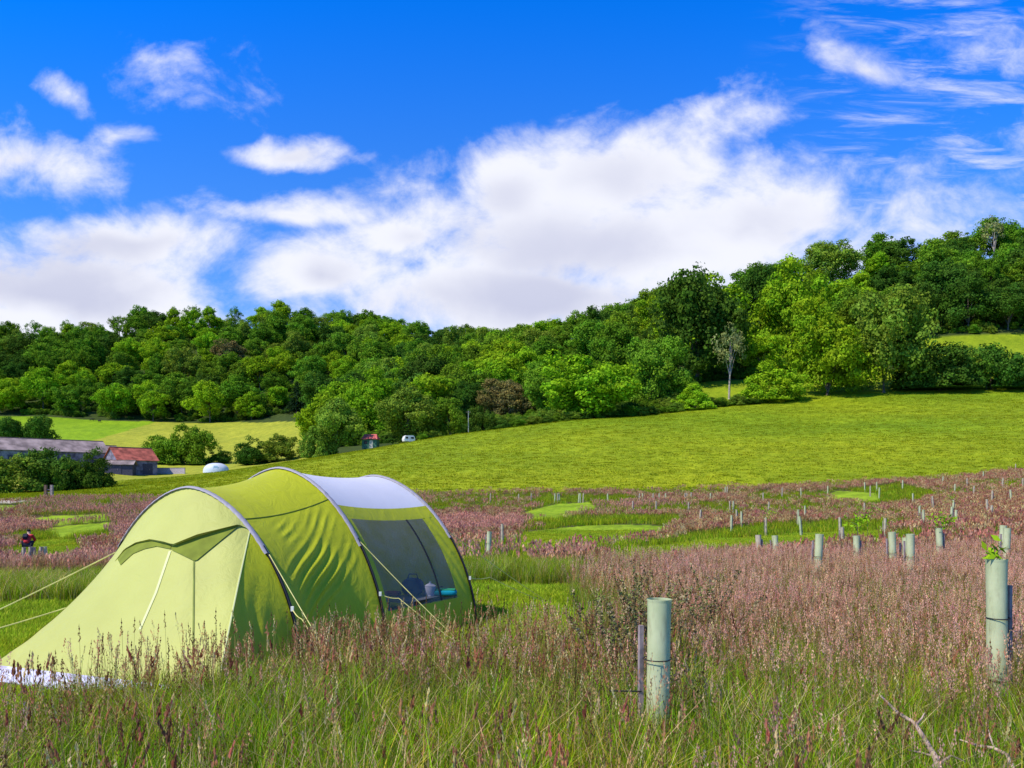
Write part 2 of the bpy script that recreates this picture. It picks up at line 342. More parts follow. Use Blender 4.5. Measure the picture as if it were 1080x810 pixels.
near_g = [proto('g', blades(54, .17, .18, .46, .0075, GR+GR+DRY[:1])) for _ in range(4)]+[proto('g', blades(34, .16, .26, .6, .010, GR+DRY, .7)) for _ in range(2)]
near_h = [proto('h', seeds(9, .2, .46, .74, (.34, .30, .09), BRN, .13, .026, 26, .0058)), proto('h', seeds(9, .2, .44, .7, (.34, .28, .09), PINK, .13, .026, 28, .006)),
          proto('h', seeds(6, .18, .4, .66, (.22, .20, .07), BRN, .10, .012, 20, .012)), proto('h', seeds(9, .2, .5, .74, (.25, .2, .1), MAUV, .12, .026, 26, .006)),
          proto('h', seeds(4, .15, .45, .72, (.12, .07, .04), [(.24, .12, .06), (.32, .17, .09)], .16, .012, 26, .013, .004))]
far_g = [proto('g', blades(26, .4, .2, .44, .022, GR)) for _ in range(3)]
far_h = [proto('h', seeds(10, .45, .4, .62, (.24, .2, .09), BRN, .2, .06, 9, .035, .008)), proto('h', seeds(11, .45, .4, .62, (.26, .2, .1), PINK, .2, .06, 9, .036, .008)),
         proto('h', seeds(10, .45, .38, .6, (.26, .2, .1), MAUV, .2, .06, 9, .036, .008))]
lawn_g = [proto('g', blades(60, .22, .03, .075, .009, [(.36, .52, .025), (.28, .46, .02), (.46, .54, .05)], .6, 2)) for _ in range(2)]
pas_g = [proto('g', blades(16, .5, .07, .18, .045, [(.29, .35, .012), (.24, .33, .01), (.34, .36, .014), (.20, .30, .01)], .6, 1)) for _ in range(3)]

X0, Y0 = fan(15500, 2.2, 20, .80, 2.0); X1, Y1 = fan(5000, 2.2, 8, .85, 2.0)
Xn, Yn = np.r_[X0, X1], np.r_[Y0, Y1]
keep = ~inany(Xn, Yn, MOWN[:1]) & ~inany(Xn, Yn, MOWN[1:]); Xn, Yn = Xn[keep], Yn[keep]
pn = px_of(Xn, Yn)
def rots(n): return np.stack([rng.normal(0, .06, n), rng.normal(0, .06, n), rng.random(n)*6.28], -1)
lush = inany(Xn, Yn, LUSH)
n = len(Xn); patch = vnoise(Xn, Yn, 1.6, 21)
s = .8+.35*rng.random(n); s *= np.where(Yn < 6, .9+.25*patch, 1.0)
g_pts = np.stack([Xn, Yn, gz(Xn, Yn)-.01], -1)
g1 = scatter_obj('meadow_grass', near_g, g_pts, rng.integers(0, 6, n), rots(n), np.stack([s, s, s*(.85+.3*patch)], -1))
tag(g1, kind='stuff')
# flowering stems
Xh, Yh = fan(16500, 2.2, 20, .80, 2.1); ph = px_of(Xh, Yh)
pt = vnoise(Xh, Yh, 1.3, 33)*.6+vnoise(Xh, Yh, 3.5, 34)*.4
nearness = np.clip((Yh-3.2)/4.2, .48, 1)
pk = np.clip((ph-560)/150, 0, 1)
fringe = ((Yh < 8.8) & (Xh < 1) & (Yh > 4.5))
k = (rng.random(len(Xh)) < nearness*(.22+.85*pt)*np.where(fringe, 1.4, 1)) & ~inany(Xh, Yh, MOWN) & ~inany(Xh, Yh, LUSH)
# a few stems also stand in the strip beside the tent
Xh, Yh, ph, pk, pt = Xh[k], Yh[k], ph[k], pk[k], pt[k]; m_ = len(Xh)
left = np.clip((420-ph)/150, 0, 1)*(Yh > 12)
r_ = rng.random(m_)
idx = np.where(r_ < (.55*pk+.10), 1, np.where(r_ < (.55*pk+.10)+.35*np.maximum(left, pk*.35), 3, 0)); q = rng.random(m_); idx = np.where((q < .16) & (idx == 0), 2, idx); idx = np.where(q > .982, 4, idx); bz = (Yh < 5.2) & (rng.random(m_) < .6); idx = np.where(bz & (idx != 4), np.where(rng.random(m_) < .5, 2, 0), idx)
s = .82+.32*rng.random(m_)
g2 = scatter_obj('flowering_grass', near_h, np.stack([Xh, Yh, gz(Xh, Yh)], -1), idx, rots(m_), np.stack([s, s, s], -1)); tag(g2, kind='stuff')
# further meadow
Xf, Yf = fan(52000, 18, 112, .78, 1.6); pf = px_of(Xf, Yf)
k = (Yf < EDGE(pf)+rng.normal(0, 1.2, len(Xf))) & ~inany(Xf, Yf, MOWN)
row_f = HY-(gz(Xf, Yf)-H)*F/Yf
k &= ~(inpoly(pf, row_f, [(-400, 534), (-400, 525), (42, 525), (46, 528), (10, 532), (-100, 534)]) & (Yf > 55))
Xf, Yf, pf = Xf[k], Yf[k], pf[k]; lu = inany(Xf, Yf, LUSH); m_ = len(Xf)
pv = vnoise(Xf, Yf, 6, 41)*.5+vnoise(Xf, Yf*.6, 14, 42)*.5
r_ = rng.random(m_)
isg = lu | (r_ < np.clip(.56+(pv-.5)*2.1-.26*np.clip((pf-640)/160, 0, 1)+np.clip((Yf-60)/120, 0, .15), .14, .92))
mv = (vnoise(Xf, Yf, 9, 43) > .64+.25*np.clip((pf-560)/200, -1, 1)*.8) & (pf < 760)
idx = np.where(isg, rng.integers(0, 3, m_), np.where(mv, 5, np.where(rng.random(m_) < .42+.25*(Yf > 40), 3, 4)))
s = .8+.35*rng.random(m_); s = np.where(isg & ~lu, s*.95, s)
g3 = scatter_obj('distant_meadow_grass', far_g+far_h, np.stack([Xf, Yf, gz(Xf, Yf)], -1), idx, rots(m_), np.stack([s*1.1, s*1.1, s], -1)); tag(g3, kind='stuff')
# mown lawn
Xl, Yl = fan(60000, 4, 50, .8, 1.3); k = inany(Xl, Yl, MOWN); Xl, Yl = Xl[k], Yl[k]; m_ = len(Xl)
s = (.8+.5*rng.random(m_))*np.clip(Yl/11, 1, 2.6)
g4 = scatter_obj('mown_grass', lawn_g, np.stack([Xl, Yl, gz(Xl, Yl)], -1), rng.integers(0, 2, m_), rots(m_), np.stack([s, s, np.minimum(s, 1.5)], -1)); tag(g4, kind='stuff')
# pasture on the rising field
Xp, Yp = fan(80000, 78, 250, .76, 1.3); pp = px_of(Xp, Yp)
k = (Yp > EDGE(pp)-1) & (Yp < CREST(pp)+5); Xp, Yp = Xp[k], Yp[k]; m_ = len(Xp)
s = .6+.8*rng.random(m_)
g5 = scatter_obj('pasture_grass', pas_g, np.stack([Xp, Yp, gz(Xp, Yp)], -1), rng.integers(0, 3, m_), rots(m_), np.stack([s*1.3, s*1.3, s], -1)); tag(g5, kind='stuff')

# ------------------------------------------------------------------ trees
BARK = mat('bark', (.16, .13, .10), .95, .3, 3, .6)
PALEBARK = mat('pale_bark', (.42, .36, .30), .95, .25, 4, .5)
LEAF = {'dark': leafmat('leaf_dark', (.072, .155, .017), .012, .22, .25), 'mid': leafmat('leaf_mid', (.15, .29, .019), .014, .22, .28),
        'bright': leafmat('leaf_bright', (.25, .43, .015), .012, .18, .3), 'olive': leafmat('leaf_olive', (.20, .31, .03), .014, .2, .28),
        'brown': leafmat('leaf_brown', (.23, .20, .06), .01, .15, .25), 'needle': leafmat('leaf_needle', (.03, .07, .025), .01, .2, .1),
        'pale': leafmat('leaf_pale', (.27, .31, .10), .01, .15, .28)}
def rdir(n, up=0.0):
    d = rng.normal(size=(n, 3)); d[:, 2] += up; return d/np.linalg.norm(d, axis=1)[:, None]
def crown(Ht, R, hb, lobes=11, puffs=13, leaves=46, ls=.34, spiky=0.0, sparse=1.0):
    """Ht tree height, R crown radius, hb height of crown base -> leaf quads"""
    cz = (Ht+hb)/2; rz = (Ht-hb)/2; V = []; Cc = []
    L = rdir(lobes, .25); rad = rng.uniform(.32, .92, lobes)
    C0 = L*rad[:, None]*np.array([R, R, rz]); C0 = np.vstack([C0, [[0, 0, 0]]]); lr = np.r_[rng.uniform(.26, .5, lobes), .55]
    allp = []
    for c, r in zip(C0, lr):
        d = rdir(puffs, .15); pc = c+d*(r*np.array([R, R, rz*.95]))*rng.uniform(.75, 1.05, puffs)[:, None]
        for p_, dd in zip(pc, d): allp.append((p_, dd))
    for p_, dd in allp:
        e = p_/np.array([R, R, rz]); el = np.linalg.norm(e)
        if el < .45: continue
        pr = R*rng.uniform(.13, .24); nl = int(leaves*sparse*rng.uniform(.6, 1.3))
        ld = rdir(nl, .2); pos = p_+ld*pr*rng.uniform(.55, 1.1, nl)[:, None]*np.array([1, 1, .8])
        if spiky: pos += (dd*rng.uniform(0, spiky, nl)[:, None]*R*.3)
        nr = ld*.9+rdir(nl)*.75+dd*.35; nr /= np.linalg.norm(nr, axis=1)[:, None]
        a = np.cross(nr, rdir(nl)); a /= np.linalg.norm(a, axis=1)[:, None]+1e-9; b = np.cross(nr, a)
        s = ls*rng.uniform(.6, 1.3, nl)[:, None]; pos[:, 2] += cz
        q = np.stack([pos-a*s*.5-b*s*.3, pos+a*s*.5-b*s*.4, pos+a*s*.35+b*s*.5, pos-a*s*.4+b*s*.4], 1)
        V.append(q.reshape(-1, 3)); t = rng.uniform(.8, 1.2)
        Cc.append(np.repeat((t*rng.uniform(.75, 1.25, (nl, 1)))*np.array([[1, 1, 1]]), 4, 0)*np.array([rng.uniform(.85, 1.15), 1, rng.uniform(.8, 1.2)]))
    V = np.vstack(V); V[:, 2] = np.maximum(V[:, 2], .05)
    return V, np.arange(len(V)).reshape(-1, 4), np.vstack(Cc), C0+np.array([0, 0, cz])
def trunkmb(Ht, R, hb, C0, r0):
    mb = MB(); x = rng.normal(0, .15, 2)
    top = (x[0], x[1], Ht*.72)
    mb.tube([(0, 0, -.6), (0, 0, .3), (x[0]*.4, x[1]*.4, hb+.3), (x[0], x[1], (Ht+hb)/2), top], [r0*1.5, r0*1.1, r0*.8, r0*.45, r0*.12], 7)
    for c in C0[:8]:
        z0 = hb*.8+rng.random()*(Ht-hb)*.25; mid = (c[0]*.45, c[1]*.45, (z0+c[2])/2+.3)
        mb.tube([(x[0]*.4, x[1]*.4, z0), mid, tuple(c*np.array([.9, .9, 1]))], [r0*.45, r0*.28, r0*.08], 5)
    return mb
def conifer(Ht, R, n=26, ls=.3):
    V = []; Cc = []
    for k in range(n):
        t = k/n; z = Ht*(.08+.92*t); rr = R*(1-t)**.8*(.8+.3*rng.random())
        for j in range(int(9*(1-t)+3)):
            a = rng.random()*6.28; nl = int(16*(1-t)+5); u = rng.random(nl)**.6
            pos = np.stack([np.cos(a)*rr*u, np.sin(a)*rr*u, z-u*rr*.35+rng.normal(0, .08, nl)], -1)+rng.normal(0, .12, (nl, 3))
            nr = rdir(nl, 1.0); a_ = np.cross(nr, rdir(nl)); a_ /= np.linalg.norm(a_, axis=1)[:, None]; b_ = np.cross(nr, a_); s = ls*rng.uniform(.6, 1.2, nl)[:, None]
            V.append(np.stack([pos-a_*s-b_*s*.3, pos+a_*s-b_*s*.3, pos+a_*s+b_*s*.3, pos-a_*s+b_*s*.3], 1).reshape(-1, 3)); Cc.append(np.repeat(rng.uniform(.7, 1.2, (nl, 1)), 4, 0)*np.ones((1, 3)))
    V = np.vstack(V); return V, np.arange(len(V)).reshape(-1, 4), np.vstack(Cc), np.zeros((0, 3))
def tree_meshes(kind, Ht, R, hb, leaf, **kw):
    if kind == 'conifer': v, q, c, C0 = conifer(Ht, R)
    else: v, q, c, C0 = crown(Ht, R, hb, **kw)
    tm = trunkmb(Ht, R, hb, C0, Ht*.018)
    cm = mesh_np('crown', v, q, [LEAF[leaf]], c); tk = mesh_np('trunk', tm.v, tm.f, [PALEBARK if leaf in ('pale',) else BARK], smooth=True)
    return cm, tk
def joined(cm, tk):           # trunk and crown in one mesh, for the trees of the far wood
    bm = bmesh.new(); bm.from_mesh(cm); nf = len(bm.faces); bm.from_mesh(tk)
    bm.faces.ensure_lookup_table()
    for i in range(nf, len(bm.faces)): bm.faces[i].material_index = 1
    me = bpy.data.meshes.new('woodland_tree'); bm.to_mesh(me); bm.free(); me.materials.append(cm.materials[0]); me.materials.append(tk.materials[0]); return me
# unit-ish prototypes: (height 14, radius ~7)
NEARP = {}
for leaf, n_ in (('bright', 2), ('mid', 2), ('dark', 2), ('olive', 2), ('brown', 1)):
    NEARP[leaf] = [tree_meshes('b', 14, rng.uniform(6.6, 7.6), .1, leaf, lobes=22, puffs=16, leaves=72, ls=.36) for _ in range(n_)]
BUSHP = {l: [tree_meshes('b', 9, 6.4, -6.5, l, lobes=20, puffs=16, leaves=80, ls=.34) for _ in range(n_)] for l, n_ in (('bright', 1), ('mid', 1), ('dark', 2), ('olive', 2))}
TALLP = [tree_meshes('b', 14, 5.0, 2.6, 'mid', lobes=13, puffs=14, leaves=60, ls=.33)]
PALEP = tree_meshes('b', 14, 4.6, 3.0, 'pale', lobes=7, puffs=8, leaves=22, ls=.34)
CONP = tree_meshes('conifer', 14, 3.2, .8, 'needle')
FARP = {}
for leaf, n_ in (('bright', 3), ('mid', 4), ('dark', 4), ('olive', 2), ('brown', 1)):
    FARP[leaf] = []
    for i_ in range(n_):
        R_ = rng.uniform(8.0, 9.8)
        FARP[leaf].append(joined(*tree_meshes('b', 17, R_, rng.uniform(.5, 1.6), leaf, lobes=16, puffs=15, leaves=62, ls=.52)))
FARSP = [joined(*tree_meshes('b', 15, 5.4, 4, l, lobes=8, puffs=9, leaves=26, ls=.42, spiky=.5)) for l in ('mid', 'olive')]
def near_tree(name, px, Y, w, top, base, leaf, label, cat='tree', pick=None, group=None, meshes=None):
    """w, top, base are photo pixels: converted into a real width and height at the real distance"""
    p = at(px, Y); ht = (base-top)*Y/F; ht = max(ht, HY and (p[2]*0+ht)); wd = w*1.14*Y/F
    zt = H+(HY-top)*Y/F; ht = max(2.0, zt-p[2])
    PP = BUSHP if 'bush' in name else NEARP
    cm, tk = meshes or PP[leaf][int(rng.integers(len(PP[leaf]))) if pick is None else pick]
    bx = np.array([v[:] for v in obj_bounds(cm)]); W0 = bx[0]; H0 = bx[1][0]
    r = empty(name, p, rng.random()*6.28); c = obj('crown', cm, r); t = obj('trunk', tk, r)
    r.scale = (wd/W0[0], wd/W0[0], ht/H0)
    tag(r, label, cat, group); PLACED.append((p[0], p[1], wd/2)); return r
def obj_bounds(me):
    co = np.empty(len(me.vertices)*3, np.float32); me.vertices.foreach_get('co', co); co = co.reshape(-1, 3)
    w = (co[:, 0].max()-co[:, 0].min()+co[:, 1].max()-co[:, 1].min())/2
    return [(w, w, w), (co[:, 2].max(),)*3]
PLACED = []
NT = [ # name, px, Y, width, top, base, leaf, label, cat
 ('broadleaf_tree', 620, 212, 98, 366, 442, 'bright', 'broad bright green tree at the top edge of the pasture, right of the brownish tree', 'tree'),
 ('broadleaf_tree', 872, 228, 92, 308, 422, 'bright', 'large bright green tree, left one of the big pair at the pasture edge', 'tree'),
 ('broadleaf_tree', 932, 231, 92, 304, 418, 'olive', 'large olive green tree, right one of the big pair at the pasture edge', 'tree'),
 ('hawthorn_bush', 812, 222, 66, 378, 428, 'bright', 'rounded bright bush at the left foot of the big tree pair', 'bush'),
 ('hawthorn_bush', 733, 214, 42, 403, 437, 'bright', 'small round bush in front of the grassy gap in the hedge', 'bush'),
 ('hawthorn_bush', 987, 232, 78, 362, 415, 'dark', 'dense dark hawthorn just right of the olive tree', 'bush'),
 ('hawthorn_bush', 1046, 234, 76, 358, 413, 'dark', 'dense dark hawthorn nearest the right edge of the picture', 'bush'),
 ('hawthorn_bush', 1016, 238, 44, 366, 413, 'olive', 'low olive bush between the two dark hawthorns', 'bush'),
 ('broadleaf_tree', 430, 200, 66, 406, 465, 'olive', 'round olive green tree beside the white caravan', 'tree'),
 ('broadleaf_tree', 474, 203, 38, 418, 461, 'mid', 'narrow green tree right of the white caravan', 'tree'),
 ('hawthorn_bush', 510, 203, 32, 426, 457, 'dark', 'small dark bush at the foot of the brownish tree', 'bush'),
 ('broadleaf_tree', 355, 192, 54, 418, 476, 'olive', 'olive green tree left of the red roofed hut', 'tree'),
 ('hawthorn_bush', 336, 190, 40, 446, 480, 'olive', 'low olive bush at the left end of the hedge above the pasture', 'bush'),
 ('broadleaf_tree', 388, 262, 64, 384, 452, 'bright', 'bright green tree rising behind the red roofed hut', 'tree'),
 ('broadleaf_tree', 536, 250, 58, 398, 455, 'brown', 'brownish tree at the foot of the wood', 'tree'),
 ('broadleaf_tree', 492, 258, 40, 400, 455, 'dark', 'dark tree behind the white pole', 'tree'),
 ('broadleaf_tree', 575, 245, 56, 378, 448, 'mid', 'green tree just left of the broad bright tree', 'tree'),
 ('broadleaf_tree', 690, 235, 66, 352, 436, 'mid', 'green tree in the wood edge right of the broad bright tree', 'tree'),
 ('broadleaf_tree', 735, 262, 92, 285, 420, 'dark', 'tall dark tree left of the pale bare tree', 'tree'),
 ('broadleaf_tree', 745, 300, 106, 282, 400, 'bright', 'very large tree with sunlit top on the skyline above the pale bare tree', 'tree'),
 ('broadleaf_tree', 835, 290, 84, 272, 380, 'bright', 'large bright tree on the skyline behind the big pair', 'tree'),
 ('broadleaf_tree', 800, 330, 60, 278, 370, 'dark', 'dark tree on the skyline between the two large bright trees', 'tree'),
 ('hawthorn_bush', 22, 130, 80, 477, 522, 'olive', 'leafy bush in front of the barn gable', 'bush'),
 ('hawthorn_bush', 60, 131, 60, 470, 521, 'dark', 'dark bush in front of the middle of the long barn', 'bush'),
 ('hawthorn_bush', 95, 132, 50, 470, 518, 'dark', 'dark bush just left of the red roofed barn', 'bush'),
 ('hawthorn_bush', -14, 132, 40, 474, 522, 'olive', 'leafy bush cut by the left edge of the picture', 'bush'),
 ('broadleaf_tree', 8, 232, 34, 438, 470, 'dark', 'dark tree behind the left end of the long barn', 'tree'),
 ('broadleaf_tree', 40, 236, 38, 436, 468, 'dark', 'dark tree behind the ridge of the long barn', 'tree'),
 ('leafy_bush', 172, 236, 50, 458, 492, 'mid', 'large bush just right of the red barn roof', 'tree'),
 ('leafy_bush', 200, 234, 50, 446, 492, 'mid', 'taller bushy tree left of the white dome tent', 'tree'),
 ('hawthorn_bush', 230, 240, 30, 470, 492, 'dark', 'dark low bush behind the white dome tent', 'bush'),
 ('hawthorn_bush', 266, 214, 38, 458, 491, 'dark', 'dark bush right of the white dome tent, left one of two', 'bush'),
 ('hawthorn_bush', 296, 216, 42, 456, 489, 'olive', 'olive bush right of the white dome tent, right one of two', 'bush'),
]
for a in NT: near_tree(a[0], *a[1:7], a[7], a[8]) if False else near_tree(a[0], a[1], a[2], a[3], a[4], a[5], a[6], a[7], a[8])
near_tree('pale_tree', 769, 236, 34, 342, 412, 'pale', 'thin pale half bare tree against the dark wood', 'tree', meshes=PALEP)
near_tree('conifer', 313, 418, 26, 402, 446, 'needle', 'dark pointed conifer at the foot of the left wood', 'tree', meshes=CONP)
near_tree('pale_tree', 1048, 392, 22, 228, 262, 'needle', 'feathery tree sticking up from the skyline at far right', 'tree', meshes=PALEP)
near_tree('broadleaf_tree', 878, 378, 62, 256, 300, 'olive', 'olive leafy tree on the skyline above the big pair', 'tree')
# hedge at the top edge of the pasture: separate low bushes
hb = 0
for px in list(range(548, 728, 13))+list(range(752, 800, 12))+[445, 458, 528, 1074, 1098]:
    Yh_ = float(CREST(px))+2.0; top_ = HY-(float(gz((px-CX)/F*Yh_, Yh_))+rng.uniform(1.8, 3.3)-H)*F/Yh_
    nm = ['in the hedge under the broad bright tree' if px < 660 else 'in the hedge right of the broad bright tree' if px < 730 else 'in the hedge below the pale bare tree' if px < 900 else 'at the right end of the hedge' if px > 1000 else 'in the thin hedge right of the white caravan'][0]
    near_tree('hedge_bush', px+rng.uniform(-3, 3), Yh_, rng.uniform(18, 26), top_, top_+15, ['mid', 'olive', 'dark'][hb % 3], 'low %s green bush %s' % (['mid', 'olive', 'dark'][hb % 3], nm), 'bush', group='low bushes of the pasture hedge'); hb += 1
# trees of the woods, each its own object
cand = []
for _ in range(26000):
    Yc = rng.uniform(235, 640); px = rng.uniform(-70, 1150); cand.append((px, Yc))
pts = []
for px, Yc in cand:
    X = (px-CX)/F*Yc
    if bool(isfield(np.array([X]), np.array([Yc]))[0]): continue
    if px < 330 and Yc < 417: continue
    if px > 940 and Yc < 306: continue
    if 330 <= px <= 560 and Yc < 250: continue
    if px > 560 and Yc > np.interp(px, [560, 620, 800, 1080], [470, 430, 405, 425]): continue
    if px > 545 and Yc < CREST(px)+24: continue
    if 790 < px < 960 and Yc < 262: continue
    sp = 14.2 if px < 560 else 13.0
    if px < 560: sp *= .85+.3*(Yc-250)/390
    if any((X-a)**2+(Yc-b)**2 < sp*sp for a, b, *_ in pts): continue
    if any((X-a)**2+(Yc-b)**2 < (r*.8+4)**2 for a, b, r in PLACED): continue
    pts.append((X, Yc, px))
WG = 'trees of the woods on the hillsides'
recs = []
for X, Yc, px in sorted(pts, key=lambda q: q[1]):
    z = float(gz(X, Yc)); zn = vnoise(np.array([X]), np.array([Yc]), 38, 55)[0]; r = rng.random()*.6+zn*.42
    if px > 930: r = r*.6
    leaf = 'dark' if r < .32 else 'mid' if r < .60 else 'olive' if r < .66 else 'bright' if r < .975 else 'brown'
    if px < 560 and Yc < 445 and rng.random() < .5: leaf = 'bright'
    ms = FARP[leaf]; me = ms[int(rng.integers(len(ms)))]
    thin = (px < 330 and Yc > 570 and rng.random() < .4)
    if thin: j = int(rng.integers(2)); me = FARSP[j]; leaf = ('mid', 'olive')[j]
    sc = rng.uniform(.78, 1.2)*(1.02 if px < 560 else .98)
    scl = (sc*rng.uniform(.92, 1.12), sc*rng.uniform(.92, 1.12), sc*rng.uniform(.82, 1.12)*(1.2 if thin else 1))
    recs.append([X, Yc, px, z, leaf, me, thin, scl, rng.random()*6.28])
# how much of each crown the view shows, nearest first: the least seen trees go into one far mass, unseen ones are left out
buf = np.zeros((250, 1240), bool); ys_, xs_ = np.mgrid[200:450, -80:1160]
for X, Y, r in sorted(PLACED, key=lambda q: q[1]):
    z = float(gz(X, Y)); rr = r*F/Y*.9; hh_ = r*1.7*F/Y; c0 = HY-(z+hh_*Y/F*.5-H)*F/Y
    buf |= ((xs_-(CX+F*X/Y))/rr)**2+((ys_-c0)/(hh_*.55))**2 < 1
for q in recs:
    X, Yc, px, z, leaf, me, thin, scl, rz = q; w_ = 8.2*scl[0]*F/Yc; h_ = 17*scl[2]*F/Yc; c0 = HY-(z+8.8*scl[2]-H)*F/Yc
    m = ((xs_-px)/w_)**2+((ys_-c0)/(h_*.52))**2 < 1; q.append(int((m & ~buf & (xs_ > 0) & (xs_ < 1080)).sum())); buf |= m
recs = [q for q in recs if q[9] > 14 or not 0 < q[2] < 1080]
order = sorted(recs, key=lambda q: -q[9]); keepset = set(id(q) for q in order[:292])
side_of = lambda px: 'left wood' if px < 330 else 'wood in the middle' if px < 600 else 'right hand wood'
rest = []
for q in recs:
    X, Yc, px, z, leaf, me, thin, scl, rz, _ = q
    if id(q) not in keepset: rest.append(q); continue
    o = obj('woodland_tree', me); o.location = (X, Yc, z-.3); o.rotation_euler = (0, 0, rz); o.scale = scl
    far = (Yc > 560) if px < 560 else (Yc > 385); foot = (Yc < 460) if px < 330 else (Yc < 320)
    pos = 'on the skyline of the' if far else 'along the foot of the' if foot else 'part way up the'
    ln = {'dark': 'dark green', 'mid': 'green', 'olive': 'olive green', 'bright': 'bright yellow green', 'brown': 'brownish'}[leaf]
    tag(o, '%s %sleafy tree %s %s' % (ln, 'thin crowned ' if thin else '', pos, side_of(px)), 'tree', WG)
if rest:
    meshes = []; [meshes.append(q[5]) for q in rest if q[5] not in meshes]
    srcs = [obj('far', m, link=False) for m in meshes]
    fw = scatter_obj('distant_wood', srcs, np.array([(q[0], q[1], q[3]-.3) for q in rest]), np.array([meshes.index(q[5]) for q in rest]), np.array([(0, 0, q[8]) for q in rest]), np.array([q[7] for q in rest])); tag(fw, kind='stuff')
ux = rng.uniform(-80, 1160, 9000); uy = rng.uniform(225, 600, 9000); uX = (ux-CX)/F*uy
k = ~isfield(uX, uy) & ~((ux < 330) & (uy < 419)) & (uy > CREST(ux)+12) & ~((ux > 940) & (uy < 304)) & ~((ux > 330) & (ux < 470) & (uy < 232))
ux, uy, uX = ux[k], uy[k], uX[k]; sr_ = [obj('u', BUSHP[l][0][0], link=False) for l in ('dark', 'olive', 'mid')]
ud = rng.uniform(.22, .48, len(ux)); uu = scatter_obj('woodland_undergrowth', sr_, np.stack([uX, uy, gz(uX, uy)-.4], -1), rng.integers(0, 3, len(ux)), rots(len(ux)), np.stack([ud, ud, ud*.9], -1)); tag(uu, kind='stuff')
print('woodland trees', len(recs), 'rest', len(rest))
# saplings understorey along the wood foot as stuff

# ------------------------------------------------------------------ tunnel tent
def fabric(name, col, trans=.25, bump=.42, rough=.55):
    m, nt, ns, lk = newmat(name); out = N(ns, 'ShaderNodeOutputMaterial'); tc = N(ns, 'ShaderNodeTexCoord')
    mp = N(ns, 'ShaderNodeMapping'); mp.inputs['Scale'].default_value = (1.2, 1.2, .6); lk.new(tc.outputs['Object'], mp.inputs[0])
    nz = N(ns, 'ShaderNodeTexNoise'); nz.inputs['Scale'].default_value = 3.6; nz.inputs['Detail'].default_value = 8; nz.inputs['Roughness'].default_value = .62; nz.inputs['Distortion'].default_value = 1.1; lk.new(mp.outputs[0], nz.inputs['Vector'])
    b = N(ns, 'ShaderNodeBump'); b.inputs['Strength'].default_value = bump; b.inputs['Distance'].default_value = .05; lk.new(nz.outputs['Fac'], b.inputs['Height'])
    n2_ = N(ns, 'ShaderNodeTexNoise'); n2_.inputs['Scale'].default_value = 1.1; lk.new(tc.outputs['Object'], n2_.inputs['Vector'])
    mr = N(ns, 'ShaderNodeMapRange'); mr.inputs[1].default_value = .3; mr.inputs[2].default_value = .7; mr.inputs[3].default_value = .93; mr.inputs[4].default_value = 1.05; lk.new(n2_.outputs['Fac'], mr.inputs[0])
    hs = N(ns, 'ShaderNodeHueSaturation'); hs.inputs['Color'].default_value = (*col, 1); lk.new(mr.outputs[0], hs.inputs['Value'])
    p = N(ns, 'ShaderNodeBsdfPrincipled'); p.inputs['Roughness'].default_value = rough; p.inputs['Specular IOR Level'].default_value = .35; lk.new(hs.outputs[0], p.inputs['Base Color']); lk.new(b.outputs[0], p.inputs['Normal'])
    t = N(ns, 'ShaderNodeBsdfTranslucent'); lk.new(hs.outputs[0], t.inputs[0]); ms = N(ns, 'ShaderNodeMixShader'); ms.inputs[0].default_value = trans
    lk.new(p.outputs[0], ms.inputs[1]); lk.new(t.outputs[0], ms.inputs[2]); lk.new(ms.outputs[0], out.inputs[0]); return m
M_LIME = fabric('lime_fabric', (.54, .565, .018), .16)
M_LIME_SUN = fabric('sunlit_lime_fabric', (.57, .58, .15), .16)  # same lime fabric, paled to carry the sun on the sloping end and hood
M_ROOF = fabric('white_fabric', (.86, .84, .90), .2, .12)
M_SLEEVE = fabric('lilac_grey_fabric', (.40, .37, .41), .1, .4)
M_FLAP = mat('groundsheet_flap', (.78, .76, .88), .5, .2, 22, 1.0, col2=(.45, .42, .56))
M_VENT = mat('vent_mesh', (.20, .24, .025), .9, .1)
M_BLACK = mat('black_pole', (.015, .016, .02), .5, .1)
M_ROPE = mat('guy_cord', (.72, .66, .22), .7, .1)
M_SEAM = fabric('seam_tape', (.70, .72, .34), .1, .1)
M_ZIP = mat('zip', (.20, .24, .04), .7, .1)
def meshfab():
    m, nt, ns, lk = newmat('window_mesh'); out = N(ns, 'ShaderNodeOutputMaterial'); d = N(ns, 'ShaderNodeBsdfPrincipled'); d.inputs['Base Color'].default_value = (.20, .215, .19, 1); d.inputs['Roughness'].default_value = .5
    t = N(ns, 'ShaderNodeBsdfTransparent'); tc = N(ns, 'ShaderNodeTexCoord'); nz = N(ns, 'ShaderNodeTexNoise'); nz.inputs['Scale'].default_value = 5; nz.inputs['Detail'].default_value = 4; lk.new(tc.outputs['Object'], nz.inputs['Vector'])
    mr = N(ns, 'ShaderNodeMapRange'); mr.inputs[1].default_value = .3; mr.inputs[2].default_value = .7; mr.inputs[3].default_value = .45; mr.inputs[4].default_value = .68; lk.new(nz.outputs['Fac'], mr.inputs[0])
    x = N(ns, 'ShaderNodeMixShader'); lk.new(mr.outputs[0], x.inputs[0]); lk.new(t.outputs[0], x.inputs[2]); lk.new(d.outputs[0], x.inputs[1]); lk.new(x.outputs[0], out.inputs[0]); return m
M_MESH = meshfab()
TH = .477; AX = np.array([math.sin(TH), math.cos(TH)]); NN = np.array([math.cos(TH), -math.sin(TH)]); CA = np.array([-3.638, 8.977]); EE = 1.142
LW = [0, 1.4, 3.382]; WW = [3.259, 3.366, 3.537]; HH = [1.884, 2.138, 2.074]
TO = np.array([CA[0]+AX[0]*1.7, CA[1]+AX[1]*1.7, 0.0])
